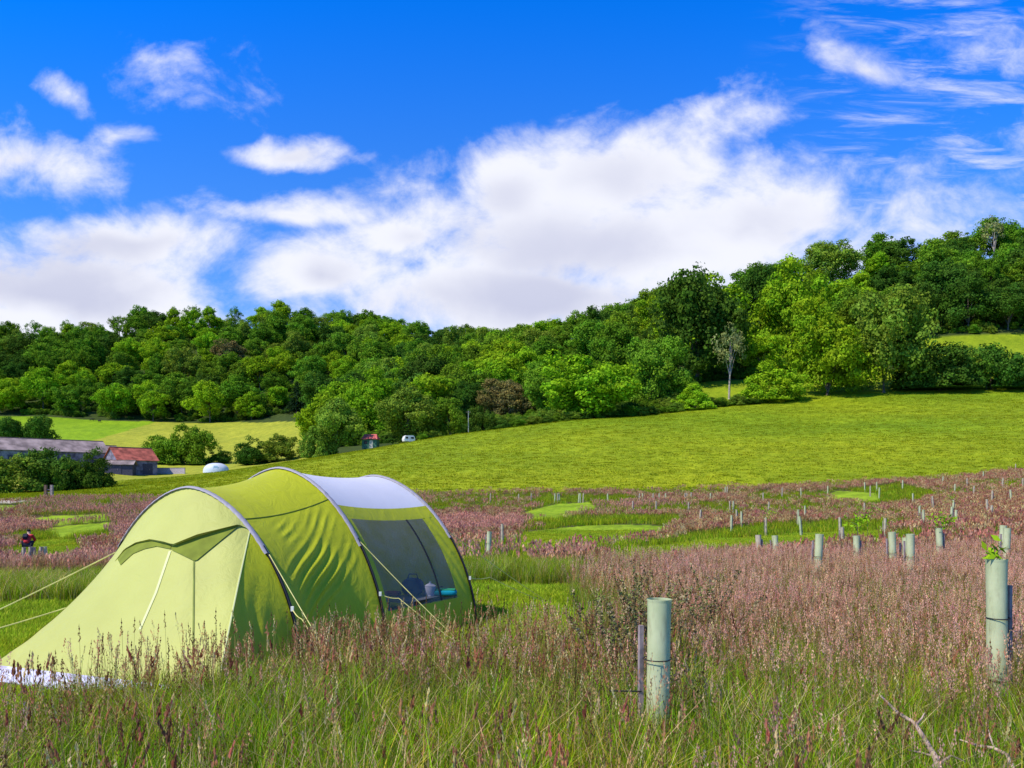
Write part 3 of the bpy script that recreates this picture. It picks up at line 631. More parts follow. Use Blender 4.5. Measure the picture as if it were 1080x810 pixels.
tent = empty('tunnel_tent', TO); tag(tent, 'lime green tunnel tent with white roof panel and dark mesh window beside the long grass', 'tent')
def arch(L, t, extra=0.0):
    L = np.asarray(L, float); t = np.asarray(t, float)
    w = np.interp(L, LW, WW); h = np.interp(L, LW, HH)
    s = np.where(L < LW[1], L/LW[1], (L-LW[1])/(LW[2]-LW[1])); s = np.clip(s, 0, 1); sag = 4*s*(1-s)
    k = 1-sag*np.where(L < LW[1], .035, .03)
    c = np.sign(np.cos(t))*np.abs(np.cos(t))**EE; z = (h*k+extra)*np.abs(np.sin(t))**EE; o = (w/2*k+extra)*c
    return np.stack([CA[0]+AX[0]*L+NN[0]*o, CA[1]+AX[1]*L+NN[1]*o, z], -1)
def t_of_z(z, h=2.1): return math.asin(min(1, (z/h))**(1/EE))
def grid_mesh(name, Pg, m, parent=tent, close=False):
    a, b = Pg.shape[:2]; v = vi = np.arange(a*b).reshape(a, b)
    q = np.stack([vi[:-1, :-1], vi[:-1, 1:], vi[1:, 1:], vi[1:, :-1]], -1).reshape(-1, 4)
    return obj(name, mesh_np(name, (Pg-TO).reshape(-1, 3) if parent is tent else Pg.reshape(-1, 3), q, [m], smooth=True), parent)
def normals(Pg):
    du = np.gradient(Pg, axis=0); dv = np.gradient(Pg, axis=1); n = np.cross(du, dv); n /= np.linalg.norm(n, axis=2)[..., None]+1e-9
    c = Pg-np.array([TO[0], TO[1], .6]); sg = np.sign((n*c).sum(-1))[..., None]; return n*sg
def section(name, L0, L1, t0, t1, m, ns_=60, nt_=120, wr=None, out=0.0):
    s, t = np.meshgrid(np.linspace(L0, L1, ns_), np.linspace(t0, t1, nt_), indexing='ij'); Pg = arch(s, t)
    if wr is not None or out:
        Nn = normals(Pg); Pg = Pg+Nn*((wr(s, t) if wr is not None else 0)+out)[..., None] if wr is not None else Pg+Nn*out
    return grid_mesh(name, Pg, m)
def wrAB(L, t):
    s = L/LW[1]; r = np.hypot(s, (t-.08)*1.0); an = np.arctan2(t-.08, s+.02)
    q = t-.47*s+.02*np.sin(7*s+5*t); al = s+.47*(t-.3)
    w = (1-2*np.abs(np.sin(q*40+.5*np.sin(5*al)))**.8)*np.exp(-((q-.34)/.20)**4)*np.exp(-((al-.58)/.30)**4)*.021
    w2 = (1-2*np.abs(np.sin(q*44+1)))*np.exp(-((t-.87)/.085)**2)*(np.exp(-((s-.74)/.16)**2)+np.exp(-((s-.36)/.09)**2))*.009
    w2 = w2+(1-2*np.abs(np.sin(q*40)))*np.exp(-((t-.62)/.10)**2)*np.exp(-((s-.86)/.08)**2)*.007
    w3 = np.sin(an*9)*.012*np.exp(-((an-.2)/.3)**2)*np.exp(-((r-.5)/.4)**2)
    tuck = -.10*np.exp(-((t-.2)/.2)**2)*np.sin(np.pi*np.clip(s, 0, 1))
    edge = np.clip(np.minimum(s, 1-s)*10, 0, 1)
    return (w+w2+w3+tuck)*edge*(t < 1.6)
section('side_panel', 0, LW[1], 0, math.pi, M_LIME, 120, 300, wrAB)
mb = MB(); mb.tube([tuple(arch(L, 1.0, .004)-TO) for L in np.linspace(0, LW[1], 30)], .005, 5); mb.build('seam', M_ZIP, tent)
# window bay
tb, tw0, tw1, tr = t_of_z(.10), t_of_z(.40), t_of_z(1.50), t_of_z(1.66)
L1, L2 = LW[1], LW[2]; DL = L2-L1; wa, wb = L1+.07*DL, L1+.84*DL
def wrBC(L, t): return .006*np.sin(L*40+t*30)*np.exp(-((L-L2+.2)/.15)**2)*(t < 1.2)
section('roof_panel', L1, L2, tr, math.pi-tr, M_ROOF)
section('window_valance', L1, L2, tw1, tr, M_LIME, 50, 12)
section('rear_side_panel', L1, L2, math.pi-tr, math.pi, M_LIME)
section('lower_panel', L1, L2, 0, tw0, M_LIME, 60, 30)
section('window_border', L1, wa, tw0, tw1, M_LIME, 6, 40)
section('window_border', wb, L2, tw0, tw1, M_LIME, 20, 60, wrBC)
mwin = section('mesh_window', wa, wb, tw0, tw1, M_MESH, 40, 40)
sm = MB(); fr = L1+.66*DL
sm.tube([tuple(arch(fr, t)*1-TO) for t in np.linspace(tw0, tw1, 14)], .012, 5); sm.build('window_seam', M_BLACK, mwin)
# far end closure
t_ = np.linspace(0, math.pi, 80); up = arch(L2, t_)
low_ = np.stack([arch(L2+.0, t_)[:, 0]*.0+CA[0]+AX[0]*(L2+.55*np.sin(t_)**.4)+NN[0]*np.cos(t_)*1.72, CA[1]+AX[1]*(L2+.55*np.sin(t_)**.4)+NN[1]*np.cos(t_)*1.72, t_*0], -1)
k_ = np.linspace(0, 1, 30)[:, None, None]; grid_mesh('end_panel', up[None]*(1-k_)+low_[None]*k_, M_LIME)
# sloping sleeping end facing the camera
PR = np.array([-2.55, 6.88, .0]); PL = np.array([-5.16, 7.90, .0]); fR = arch(0, 0.0); fL = arch(0, math.pi)
tc0, tc1 = .29*math.pi, .80*math.pi
def base_pt(t):
    t = np.asarray(t)
    out = np.empty(t.shape+(3,))
    for i in range(3):
        out[..., i] = np.interp(t, [0, tc0, tc1, math.pi], [fR[i], PR[i], PL[i], fL[i]])
    out[..., 2] = np.interp(t, [0, tc0-.05, tc0, tc1, math.pi], [.0, .06, .12, .12, 0]); return out
tt = np.sort(np.r_[np.linspace(0, math.pi, 220), tc0, tc1]); kk = np.linspace(0, 1, 90)
U3 = arch(np.zeros_like(tt), tt); B3 = base_pt(tt)
G = U3[None]*(1-kk[:, None, None])+B3[None]*kk[:, None, None]
K, T = np.meshgrid(kk, tt, indexing='ij')
Ng = normals(G); bow = -.05*np.sin(np.pi*K)*(1-.5*np.exp(-((T-tc0)/.15)**2))
side = (T < tc0)
wrs = np.where(side, .010*np.sin((T/tc0)*26+K*9)*np.exp(-((K-.55)/.25)**2)*np.sin(np.pi*T/tc0)+.014*np.sin(T/tc0*20-K*4)*np.clip((K-.75)/.2, 0, 1)*np.sin(np.pi*T/tc0), .004*np.sin(T*18+K*5)*np.sin(np.pi*K)+.006*np.sin(T*55+K*3)*np.clip((K-.82)/.15, 0, 1)+.005*np.sin(K*30-T*30)*np.exp(-((T-2.35)/.2)**2)*np.exp(-((K-.75)/.15)**2))
G = G+Ng*(bow+wrs)[..., None]
iS = np.searchsorted(tt, tc0); iE = np.searchsorted(tt, tc1)
grid_mesh('sleeping_end_side', G[:, :iS+1], M_LIME); endp = grid_mesh('sleeping_end_panel', G[:, iS:iE+1], M_LIME_SUN); grid_mesh('sleeping_end_side', G[:, iE:], M_LIME)
vi = np.arange(G.shape[0]*G.shape[1]).reshape(G.shape[:2]); q_ = np.stack([vi[:-1, :-1], vi[:-1, 1:], vi[1:, 1:], vi[1:, :-1]], -1).reshape(-1, 4)
BV = BVHTree.FromPolygons([Vector(p) for p in G.reshape(-1, 3)], [tuple(int(i) for i in f) for f in q_])
EYE = Vector((0, 0, H))
def onend(px, row, lift=.012):
    d = Vector(((px-CX)/F, 1, (HY-row)/F)).normalized(); h = BV.ray_cast(EYE, d)
    if h[0] is None: h = BV.find_nearest(EYE+d*9.3); 
    p = h[0]; return np.array(p-d*lift)
def strip(name, top, bot, m, n=24, lift=(.012, .012), parent=tent):
    def res(pl):
        pl = np.array(pl, float); s = np.r_[0, np.cumsum(np.hypot(*np.diff(pl, axis=0).T))]; q = np.linspace(0, s[-1], n); return np.stack([np.interp(q, s, pl[:, 0]), np.interp(q, s, pl[:, 1])], -1)
    a = [onend(x, y, lift[0]) for x, y in res(top)]; b = [onend(x, y, lift[1]) for x, y in res(bot)]
    return grid_mesh(name, np.stack([np.array(a)*(1-k)+np.array(b)*k for k in np.linspace(0, 1, 5)]), m)
vent = strip('vent', [(124, 590), (131, 580), (142, 573), (158, 570), (180, 574)], [(127, 596), (140, 584), (152, 579), (165, 576), (180, 579)], M_VENT, lift=(.02, .02))
strip('vent', [(181, 576), (208, 566), (252, 552)], [(181, 580), (206, 592), (251, 555)], M_VENT, lift=(.02, .02))
# hood over the vents: hangs from the arch, its scalloped edge stands proud of the panel
ta = np.linspace(.27*math.pi, .865*math.pi, 40); he = [(255, 552), (208, 563.5), (182, 574), (172, 571), (158, 568.5), (143, 572), (131, 579), (121, 592)]
he = np.array(he, float); s_ = np.r_[0, np.cumsum(np.hypot(*np.diff(he, axis=0).T))]; q = np.linspace(0, s_[-1], 40)
hp = np.array([onend(np.interp(v, s_, he[:, 0]), np.interp(v, s_, he[:, 1]), .09*math.sin(math.pi*min(1, max(0, v/s_[-1])))**.5+.015) for v in q])
ha = arch(np.zeros(40), ta, .012)
grid_mesh('hood', np.stack([ha*(1-k)+hp*k for k in np.linspace(0, 1, 14)]), M_LIME_SUN)
zp = strip('zip', [(203.6, 592), (203.2, 640), (202.6, 706)], [(205.2, 592), (204.8, 640), (204.2, 706)], M_ZIP, lift=(.012, .012))
sp_ = strip('seam', [(178, 581), (163, 625), (146, 664)], [(180.5, 581), (165.5, 625), (148.5, 664)], M_SEAM, lift=(.01, .01))
zp.parent = endp; sp_.parent = endp
e_ = G[:, iS]; mb = MB(); mb.tube([tuple(p-TO) for p in e_[::6]], .008, 5); mb.build('edge_seam', M_SEAM, tent)
# groundsheet flap
fl0 = np.linspace(0, 1, 60)[:, None]; inn = PL*(1-fl0)+PR*fl0; inn[:, 2] = .125; od = np.array([-AX[0], -AX[1], 0])
rows = []
for k, (o_, z_) in enumerate([(0, .13), (.05, .10), (.10, .055), (.15, .02), (.155, .0)]):
    r = inn+od*o_; r[:, 2] = z_+.008*np.sin(np.arange(60)*1.3+k)*(k > 0); rows.append(r)
grid_mesh('mud_flap', np.array(rows), M_FLAP)
mb = MB(); mb.tube([tuple(q-TO+np.array([0, 0, .004])) for q in rows[-1][::4]], .014, 5); mb.build('flap_hem', M_BLACK, tent)
# arch sleeves (upper) and bare poles (lower)
for L, h in zip(LW, HH):
    ts = t_of_z(1.18, h)
    for nm, a, b, m in (('pole_sleeve', ts, math.pi-ts, M_SLEEVE),):
        tq = np.linspace(a, b, 90); wdt = .036
        cross = []
        for k in range(9):
            ang = math.pi*k/8; dl = math.cos(ang)*wdt; ex = .004+.022*math.sin(ang)
            cross.append(arch(np.full(90, L)+0*tq, tq, ex)+np.array([AX[0], AX[1], 0])*(dl+.004*np.sin(np.arange(90)*1.9+k))[:, None])
        grid_mesh(nm, np.array(cross), m)
    for a, b in ((0.0, ts+.05), (math.pi-ts-.05, math.pi)):
        mb = MB(); mb.tube([tuple(arch(L, t, .02)-TO) for t in np.linspace(a, b, 20)], .011, 6); mb.build('pole', M_BLACK, tent)
    # flat black strip along the bare pole, below the sleeve
    tq = np.linspace(.02, ts, 30); a = arch(np.full(30, L-.02), tq, .012); b = arch(np.full(30, L+.035), tq, .012)
    grid_mesh('dark_strip', np.array([a, b]), M_BLACK)
def rope(pts, r=.0055):
    mb = MB(); P3 = [np.array(p) for p in pts]; out = []
    for a, b in zip(P3[:-1], P3[1:]):
        for k in np.linspace(0, 1, 8)[:-1]: q = a*(1-k)+b*k; q = q-np.array([0, 0, .02*math.sin(math.pi*k)]); out.append(tuple(q-TO))
    out.append(tuple(P3[-1]-TO)); mb.tube(out, r, 5); return mb.build('guy_rope', M_ROPE, tent)
def peg(p):
    mb = MB(); q = p-TO; mb.tube([(q[0], q[1], -.08), (q[0], q[1], .05), (q[0]+.03, q[1], .07)], .005, 5); mb.build('peg', M_BLACK, tent)
sA = at(372, 7.35); sB = at(492, 9.35); sC = at(580, 13.3)
for L, h, st, zh in ((LW[0], HH[0], sA, 1.16), (LW[1], HH[1], sB, 1.22), (LW[2], HH[2], sC, 1.25)):
    tp = arch(L, t_of_z(zh, h), .03); lo = arch(L, t_of_z(.62, h), .03)
    rope([tp, st]); rope([lo, lo*.5+(tp*.45+st*.55)*.5-np.array([0, 0, .02]), st]); peg(st)
    mb = MB(); mb.box(tuple(lo-TO+np.array([.01, -.02, 0])), (.03, .02, .05)); mb.build('toggle', mat('toggle_white', (.8, .8, .7)), tent)
st = np.array([-6.9, 9.0, .0]); tp = arch(0, math.pi-t_of_z(1.1, HH[0]), .03); lo = arch(0, math.pi-t_of_z(.55, HH[0]), .03); rope([tp, st], .008); rope([lo, st], .008); peg(st)

# things inside the window
def W(px, Y, z=None): X = (px-CX)/F*Y; return np.array([X, Y, z if z is not None else float(gz(X, Y))])
tbl = empty('camping_table', (*W(446, 10.75)[:2], 0.0), -TH+math.pi/2)
tag(tbl, 'low folding camping table seen through the mesh window of the tent', 'table')
M_TT = mat('table_grey', (.20, .20, .23), .5); mb = MB(); mb.box((0, 0, .43), (1.15, .5, .03)); mb.build('table_top', M_TT, tbl)
mb = MB(); mb.box((0, .255, .42), (1.15, .012, .05)); mb.box((0, -.258, .42), (1.15, .012, .05)); mb.build('apron', M_BLACK, tbl)
for sx in (-.5, .5):
    for sy in (-.2, .2): mb = MB(); mb.tube([(sx, sy, 0), (sx, sy, .42)], .013, 6); mb.build('leg', M_BLACK, tbl)
def blob(name, p, d, m, pw=2.6, parent=None, rz=0):
    a, b = np.meshgrid(np.linspace(0, 2*math.pi, 28), np.linspace(-math.pi/2, math.pi/2, 15)); f = lambda x: np.sign(x)*np.abs(x)**(2/pw)
    Pg = np.stack([f(np.cos(b))*f(np.cos(a))*d[0]/2, f(np.cos(b))*f(np.sin(a))*d[1]/2, f(np.sin(b))*d[2]/2+d[2]/2], -1)
    v = np.arange(a.size).reshape(a.shape); q = np.stack([v[:-1, :-1], v[:-1, 1:], v[1:, 1:], v[1:, :-1]], -1).reshape(-1, 4)
    o = obj(name, mesh_np(name, Pg.reshape(-1, 3), q, [m], smooth=True), parent); o.location = p; o.rotation_euler = (0, 0, rz); return o
c_ = W(446, 10.75, .446)
bag = blob('holdall', c_+np.array([-.13, -.05, 0]), (.30, .22, .24), mat('navy_cloth', (.03, .035, .11), .8, bump=.4), 2.5); tag(bag, 'dark blue rounded bag standing on the camping table', 'bag')
hb_ = MB(); hb_.tube([(-.07, 0, .22), (-.05, 0, .29), (.05, 0, .29), (.07, 0, .22)], .01, 6); hb_.build('handle', M_BLACK, bag)
pan = empty('cooking_pot', c_+np.array([.10, -.03, 0])); tag(pan, 'pale cooking pot with lid right of the dark blue bag', 'pot')
MP = mat('pot_white', (.55, .55, .72), .3, .05)
mb = MB(); n_ = 20; mb.tube([(0, 0, 0), (0, 0, .02), (0, 0, .12), (0, 0, .13)], [.06, .075, .08, .078], 18); mb.build('body', MP, pan, True)
mb = MB(); mb.tube([(0, 0, .13), (0, 0, .15), (0, 0, .165), (0, 0, .185)], [.08, .05, .012, .016], 18); mb.build('lid', MP, pan, True)
mb = MB(); mb.tube([(.078, 0, .10), (.17, 0, .12)], .008, 6); mb.build('handle', M_BLACK, pan)
tw = blob('folded_towel', c_+np.array([.30, .0, 0]), (.32, .2, .075), mat('teal_cloth', (.0, .22, .30), .9, bump=.5), 4); tag(tw, 'folded teal towel at the right end of the camping table', 'towel')
fold = MB(); fold.box((0, 0, .078), (.27, .15, .012)); fold.build('fold', mat('green_cloth', (.02, .25, .12), .9), tw)
pk_ = blob('dry_bag', W(417, 10.25, .12), (.30, .2, .2), mat('pink_plastic', (.70, .05, .28), .4), 3); tag(pk_, 'bright pink bag low inside the tent below the camping table', 'bag')
mb = MB(); mb.tube([(-.1, 0, .19), (0, 0, .24), (.1, 0, .19)], .012, 6); mb.build('strap', M_BLACK, pk_)
rb = blob('folded_cloth', c_+np.array([-.40, -.05, 0]), (.22, .2, .06), mat('red_cloth', (.28, .04, .05), .9), 4); tag(rb, 'dark red folded cloth left of the blue bag on the camping table', 'cloth')

# ------------------------------------------------------------------ tree guards
M_TUBE = mat('guard_green', (.70, .73, .43), .5, .12, 4, .25, col2=(.54, .60, .32), trans=.22)
def stain(m, dark=(.30, .26, .13), lo=.54, hi=.72):
    nt = m.node_tree; ns, lk = nt.nodes, nt.links; bs = next(n for n in ns if n.type == 'BSDF_PRINCIPLED'); src = bs.inputs['Base Color'].links[0].from_socket
    tc = N(ns, 'ShaderNodeTexCoord'); mp = N(ns, 'ShaderNodeMapping'); mp.inputs['Scale'].default_value = (9, 9, 2.2); lk.new(tc.outputs['Object'], mp.inputs[0])
    oi = N(ns, 'ShaderNodeObjectInfo'); lk.new(oi.outputs['Location'], mp.inputs['Location'])
    nz = N(ns, 'ShaderNodeTexNoise'); nz.inputs['Scale'].default_value = 1; nz.inputs['Detail'].default_value = 9; nz.inputs['Roughness'].default_value = .7; lk.new(mp.outputs[0], nz.inputs['Vector'])
    mr = N(ns, 'ShaderNodeMapRange'); mr.inputs[1].default_value = lo; mr.inputs[2].default_value = hi; mr.inputs[4].default_value = .8; lk.new(nz.outputs['Fac'], mr.inputs[0])
    x = N(ns, 'ShaderNodeMixRGB'); lk.new(mr.outputs[0], x.inputs[0]); lk.new(src, x.inputs[1]); x.inputs[2].default_value = (*dark, 1); lk.new(x.outputs[0], bs.inputs['Base Color'])
stain(M_TUBE)
M_TUBE2 = mat('guard_buff', (.52, .44, .30), .7, .15, 5, trans=.1)
M_STAKE = mat('weathered_stake', (.34, .26, .25), .9, .25, 9, .5)
def guard_meshes(m, seed):
    r = np.random.default_rng(seed); n = 28; h = 1.12
    zs = [0, .25, .5, .75, 1.0, h-.03, h-.005, h]; rad = [.085, .084, .085, .084, .085, .086, .092, .0925]
    mb = MB(); ln = r.normal(0, .012, 2)
    pts = [(ln[0]*z, ln[1]*z, z) for z in zs]; mb.tube(pts, rad, n, cap=False); b = len(mb.v)
    mb.tube([pts[-1], (ln[0]*.7, ln[1]*.7, .7)], [.0885, .08], n, cap=False)
    me = mesh_np('tube', mb.v, mb.f, [m], smooth=True)
    return me
TUBE_G = guard_meshes(M_TUBE, 1); TUBE_B = guard_meshes(M_TUBE2, 2)
mb = MB(); mb.box((0, 0, .49), (.034, .034, 1.08), .3, .93); STAKE = mesh_np('stake', mb.v, mb.f, [M_STAKE])
mb = MB()
for zt in (.72, .30): mb.tube([(math.cos(a)*.098, math.sin(a)*.098, zt) for a in np.linspace(0, 2*math.pi, 21)], .004, 4)
TIE = mesh_np('tie', mb.v, mb.f, [M_BLACK])
def guard(px, Y, label, side=-1, buff=False, group=None, sc=1.0, toprow=None):
    if toprow is not None:
        ys = np.linspace(Y*.88, Y*1.3, 300); xs = (px-CX)/F*ys; rr = HY-(gz(xs, ys)+1.12-H)*F/ys
        cost = abs(rr-toprow)+abs(ys-Y)/Y*4.0; Y = float(ys[int(np.argmin(cost))])
        hz = float(np.clip((H+(HY-toprow)*Y/F-gz((px-CX)/F*Y, Y))/1.12, .85, 1.25))
        wz = .80 if Y < 25 else .66
    p = at(px, Y); r = empty('tree_guard', (p[0], p[1], p[2]-.02), 0, sc)
    r.rotation_euler = (rng.normal(0, .03), rng.normal(0, .04), rng.normal(0, .1))
    if toprow is not None: r.scale = (wz, wz, hz)
    obj('tube', TUBE_B if buff else TUBE_G, r)
    s = obj('stake', STAKE, r); s.location = (side*.118, .02, -.03 if Y > 8 else -.09); s.rotation_euler = (0, side*.01, 0)
    if Y < 25: t = obj('tie', TIE, r); t.location = (side*.012, 0, 0)
    tag(r, label, 'tree guard', group); return r, p
g, p = guard(693, 5.45, 'nearest pale green tree guard, weathered stake on its left, in long grass at bottom centre', -1); g.rotation_euler = (0, .012, 0); g.scale = (.93, .93, 1.02)
mb = MB(); mb.tube([(-.12, 0, .50), (-.36, -.02, .505)], .005, 5); mb.build('wire', M_BLACK, g)
g, p2 = guard(1052, 6.45, 'tall pale green tree guard at the right edge with leaves at its top', 1); g.scale = (.90, .90, 1.19); g.rotation_euler = (0, -.005, 0)
SG = [(861, 14.0, 562, 0, 'wide single pale tree guard, first left of the narrow leafy one in the pink grass'),
 (943, 16.5, 560, 0, 'slim tree guard just left of the close pair in the pink grass'),
 (961, 14.2, 562, 0, 'wider front tree guard of the close pair in the pink grass'),
 (955.5, 17.5, 566, 0, 'narrow rear tree guard of the close pair in the pink grass'),
 (904, 19.0, 564, 0, 'narrow tree guard with a leafy sapling left of the slim guard and close pair'),
 (993, 19.5, 556, 0, 'slim tree guard with a yellow green sapling, right of the close pair'),
 (801.5, 22, 568, 1, 'short left tree guard of two beside the mown ring'),
 (820, 21, 564, 0, 'short right tree guard of two beside the mown ring'),
 (1060, 12.4, 556, 0, 'front tree guard of the overlapping two behind the tall one at the right edge'),
 (1054.5, 13.6, 553, 0, 'rear tree guard of the overlapping two behind the tall one at the right edge')]
sap = [(1048, 6.45, 1.25, .22)]
for px, Y, tr_, bf, lb in SG:
    g, pp_ = guard(px, Y, lb, rng.choice([-1, 1]), bool(bf), toprow=tr_)
    if px in (904, 993): sap.append((px, g.location.y, 1.05, .42))
FG = [(811, 529), (808, 545), (842, 537), (845, 544), (849, 533), (886, 545), (889, 560), (912, 530), (933, 546), (925, 508), (927, 514), (918, 512), (825, 514), (845, 514), (873, 512), (912, 508), (805, 520),
 (963, 520), (985, 523), (970, 533), (974, 537), (1003, 534), (1008, 538), (1005, 527), (1007, 510), (1020, 504), (1027, 512), (1042, 526), (1045, 535), (1046, 517), (1057, 504), (1067, 516), (1079, 504), (952, 506), (1037, 497), (1071, 489), (994, 502),
 (667, 528), (674, 521), (678, 521), (692, 528), (689, 521), (695, 521), (702, 520), (722, 520), (725, 520), (729, 519), (726, 529), (749, 520), (765, 513), (767, 513), (770, 528), (773, 528), (738, 537), (771, 543), (777, 537), (782, 539), (641, 520),
 (517, 520), (560, 520), (585, 520), (588, 520), (590, 520), (610, 520), (612, 520), (615, 520), (547, 521), (530, 552), (515, 576), (25, 578), (32, 576), (37, 582), (48, 578), (41, 583)]
for px, tr_ in FG:
    Yg = float(np.interp(tr_, [500, 508, 514, 521, 528, 536, 546, 560, 580], [100, 95, 92, 90, 68, 55, 43, 30, 25])) if px < 900 else float(np.interp(tr_, [490, 500, 508, 516, 526, 536, 546], [95, 84, 74, 60, 48, 44, 38]))
    if px < 100: Yg = 30
    where = 'left of the tent' if px < 100 else 'in the row along the foot of the green field' if tr_ <= 522 and px < 860 else 'in the reddish grass just right of the tent' if px < 560 else 'in the reddish grass right of the mown rings' if px < 800 else 'among the scattered far ones at centre right' if px < 940 else 'among the scattered far ones near the right edge'
    g, pp_ = guard(px, Yg, 'small distant tree guard '+where, rng.choice([-1, 1]), bool(rng.random() < .6), 'distant tree guards '+where, toprow=tr_)
# saplings
def sapling(px, Y, z0, h, label, n=46, R=.16):
    p = at(px, Y); r = empty('sapling', p, rng.random()*6); tag(r, label, 'sapling')
    mb = MB(); mb.tube([(0, 0, 0), (.01, 0, z0), (.02, .01, z0+h)], [.008, .006, .002], 5)
    for k in range(7): a = rng.random()*6.28; zz = z0+h*rng.uniform(.05, .7); mb.tube([(.01, 0, zz), (math.cos(a)*R*.8, math.sin(a)*R*.8, zz+h*.25)], [.004, .001], 4)
    mb.build('stem', BARK, r)
    ps = rdir(n)*np.array([R, R, h*.55])*rng.random((n, 1))**.5+np.array([0, 0, z0+h*.55]); nr = rdir(n, .6); a = np.cross(nr, rdir(n)); a /= np.linalg.norm(a, axis=1)[:, None]; b = np.cross(nr, a); s = .05
    V = np.stack([ps-a*s, ps+b*s*.45, ps+a*s, ps-b*s*.45], 1).reshape(-1, 3)
    obj('leaves', mesh_np('leaves', V, np.arange(4*n).reshape(-1, 4), [LEAF['bright']], np.repeat(rng.uniform(.8, 1.5, (n, 1)), 4, 0)*np.ones((1, 3))), r)
for (px, Y, z0, h), lb in zip(sap, ['small leafy shoot rising from the tall tree guard at the right edge', 'yellow green sapling growing out of the narrow guard left of the close pair', 'yellow green sapling growing out of the slim guard right of the close pair']):
    sapling(px, Y, z0, h, lb, 22 if Y < 8 else 70, .09 if Y < 8 else .3)
sapling(809, 43, .95, .7, 'rusty green sapling above a distant tree guard at centre right', 80, .5)
sapling(915, 34, .95, .7, 'bushy yellow green sapling behind the narrow leafy tree guard', 90, .6)
sapling(1003, 47, .95, .8, 'bushy sapling among the distant tree guards near the right edge', 90, .5)

# ------------------------------------------------------------------ dark dock and dead stems behind the nearest guard
M_DOCK = leafmat('dock_seed', (1, 1, 1), .01, .15, .15)
def dock(px, Y, h, label):
    p = at(px, Y); r = empty('dock_plant', p); tag(r, label, 'plant', 'tall dark seed stems behind the nearest tree guard')
    for k in range(5):
        st = MB(); V = []; Q = []; Cc = []
        b = rng.normal(1.9 if rng.random() < .7 else .6, .6); l = h*rng.uniform(.12, .4); hh_ = h*rng.uniform(.72, 1.03)
        P = lambda t: np.array([math.cos(b)*l*t**2, math.sin(b)*l*t**2*.6, hh_*(t-.1*t**3)])+np.array([.05*k-.1, 0, 0])
        st.tube([tuple(P(t)) for t in np.linspace(0, 1, 7)], [.005, .0045, .004, .0035, .003, .0025, .001], 4)
        for _ in range(80):
            t = 1-.40*rng.random(); w = rdir(1)[0]*rng.uniform(.004, .03); q = P(t)+w; s = rng.uniform(.007, .014); a = rdir(1)[0]*s; c = rdir(1)[0]*s
            i = len(V); V += [q-a, q-c, q+a, q+c]; Q.append((i, i+1, i+2, i+3)); cc = np.array([(.16, .09, .04), (.24, .22, .07), (.08, .06, .03), (.42, .34, .18), (.20, .26, .06)][int(rng.integers(5))]); Cc += [cc]*4
        sm_ = st.build('stem', mat('dock_stem', (.14, .13, .05)) if 'dock_stem' not in bpy.data.materials else bpy.data.materials['dock_stem'], r)
        obj('seed_head', mesh_np('seed_head', np.array(V), np.array(Q), [M_DOCK], np.array(Cc)), sm_)
DK = [(640, 6.9, 1.15), (652, 7.1, 1.22), (663, 6.7, 1.22), (672, 7.2, 1.32), (684, 7.0, 1.34), (692, 6.8, 1.30), (700, 6.9, 1.22), (632, 7.2, 1.08), (647, 6.3, 1.05), (712, 7.3, 1.15), (678, 6.3, 1.1), (744, 7.6, 1.2), (756, 7.9, 1.25), (706, 5.9, .85)]
for d in DK: dock(*d, 'tall brown green seed stems leaning over above the nearest tree guard' if d[0] < 720 else 'sparse dark seed stems right of the nearest tree guard in pink grass')

# ------------------------------------------------------------------ dead branches lying in the grass
M_DEAD = mat('dead_wood', (.48, .34, .26), .9, .25, 12, .5)
def ray(px, row, Y): return np.array([(px-CX)/F*Y, Y, H+(HY-row)*Y/F])
def branch(pl, label, subs):
    b0 = ray(*pl[0][:3]); r = empty('dead_branch', b0); tag(r, label, 'branch')
    mb = MB(); mb.tube([tuple(ray(*q[:3])-b0) for q in pl], [q[3]*1.5 for q in pl], 7); mb.build('limb', M_DEAD, r, True)
    for s in subs: mb = MB(); mb.tube([tuple(ray(*q[:3])-b0) for q in s], [q[3]*1.5 for q in s], 6); mb.build('twig', M_DEAD, r, True)
branch([(929, 734, 5.0, .004), (946, 751, 4.9, .007), (965, 763, 4.8, .008), (976, 781, 4.6, .010), (987, 800, 4.4, .012), (993, 818, 4.2, .013), (996, 860, 4.0, .014)], 'pale forked dead branch sticking up out of the grass at bottom right, the longer one',
       [[(966, 765, 4.8, .006), (972, 758, 4.85, .004), (975, 752, 4.9, .002)], [(986, 798, 4.4, .005), (972, 794, 4.5, .004), (958, 791, 4.6, .002)], [(990, 806, 4.35, .005), (1003, 797, 4.4, .004), (1018, 803, 4.4, .003), (1016, 812, 4.4, .002)]])
branch([(1012, 780, 4.7, .003), (1030, 786, 4.6, .005), (1048, 789, 4.5, .006), (1062, 796, 4.4, .007), (1070, 812, 4.3, .008), (1074, 850, 4.1, .009)], 'short curved dead twig in the grass at the bottom right corner', [[(1040, 762, 4.7, .002), (1044, 776, 4.6, .003), (1049, 790, 4.5, .004)]])

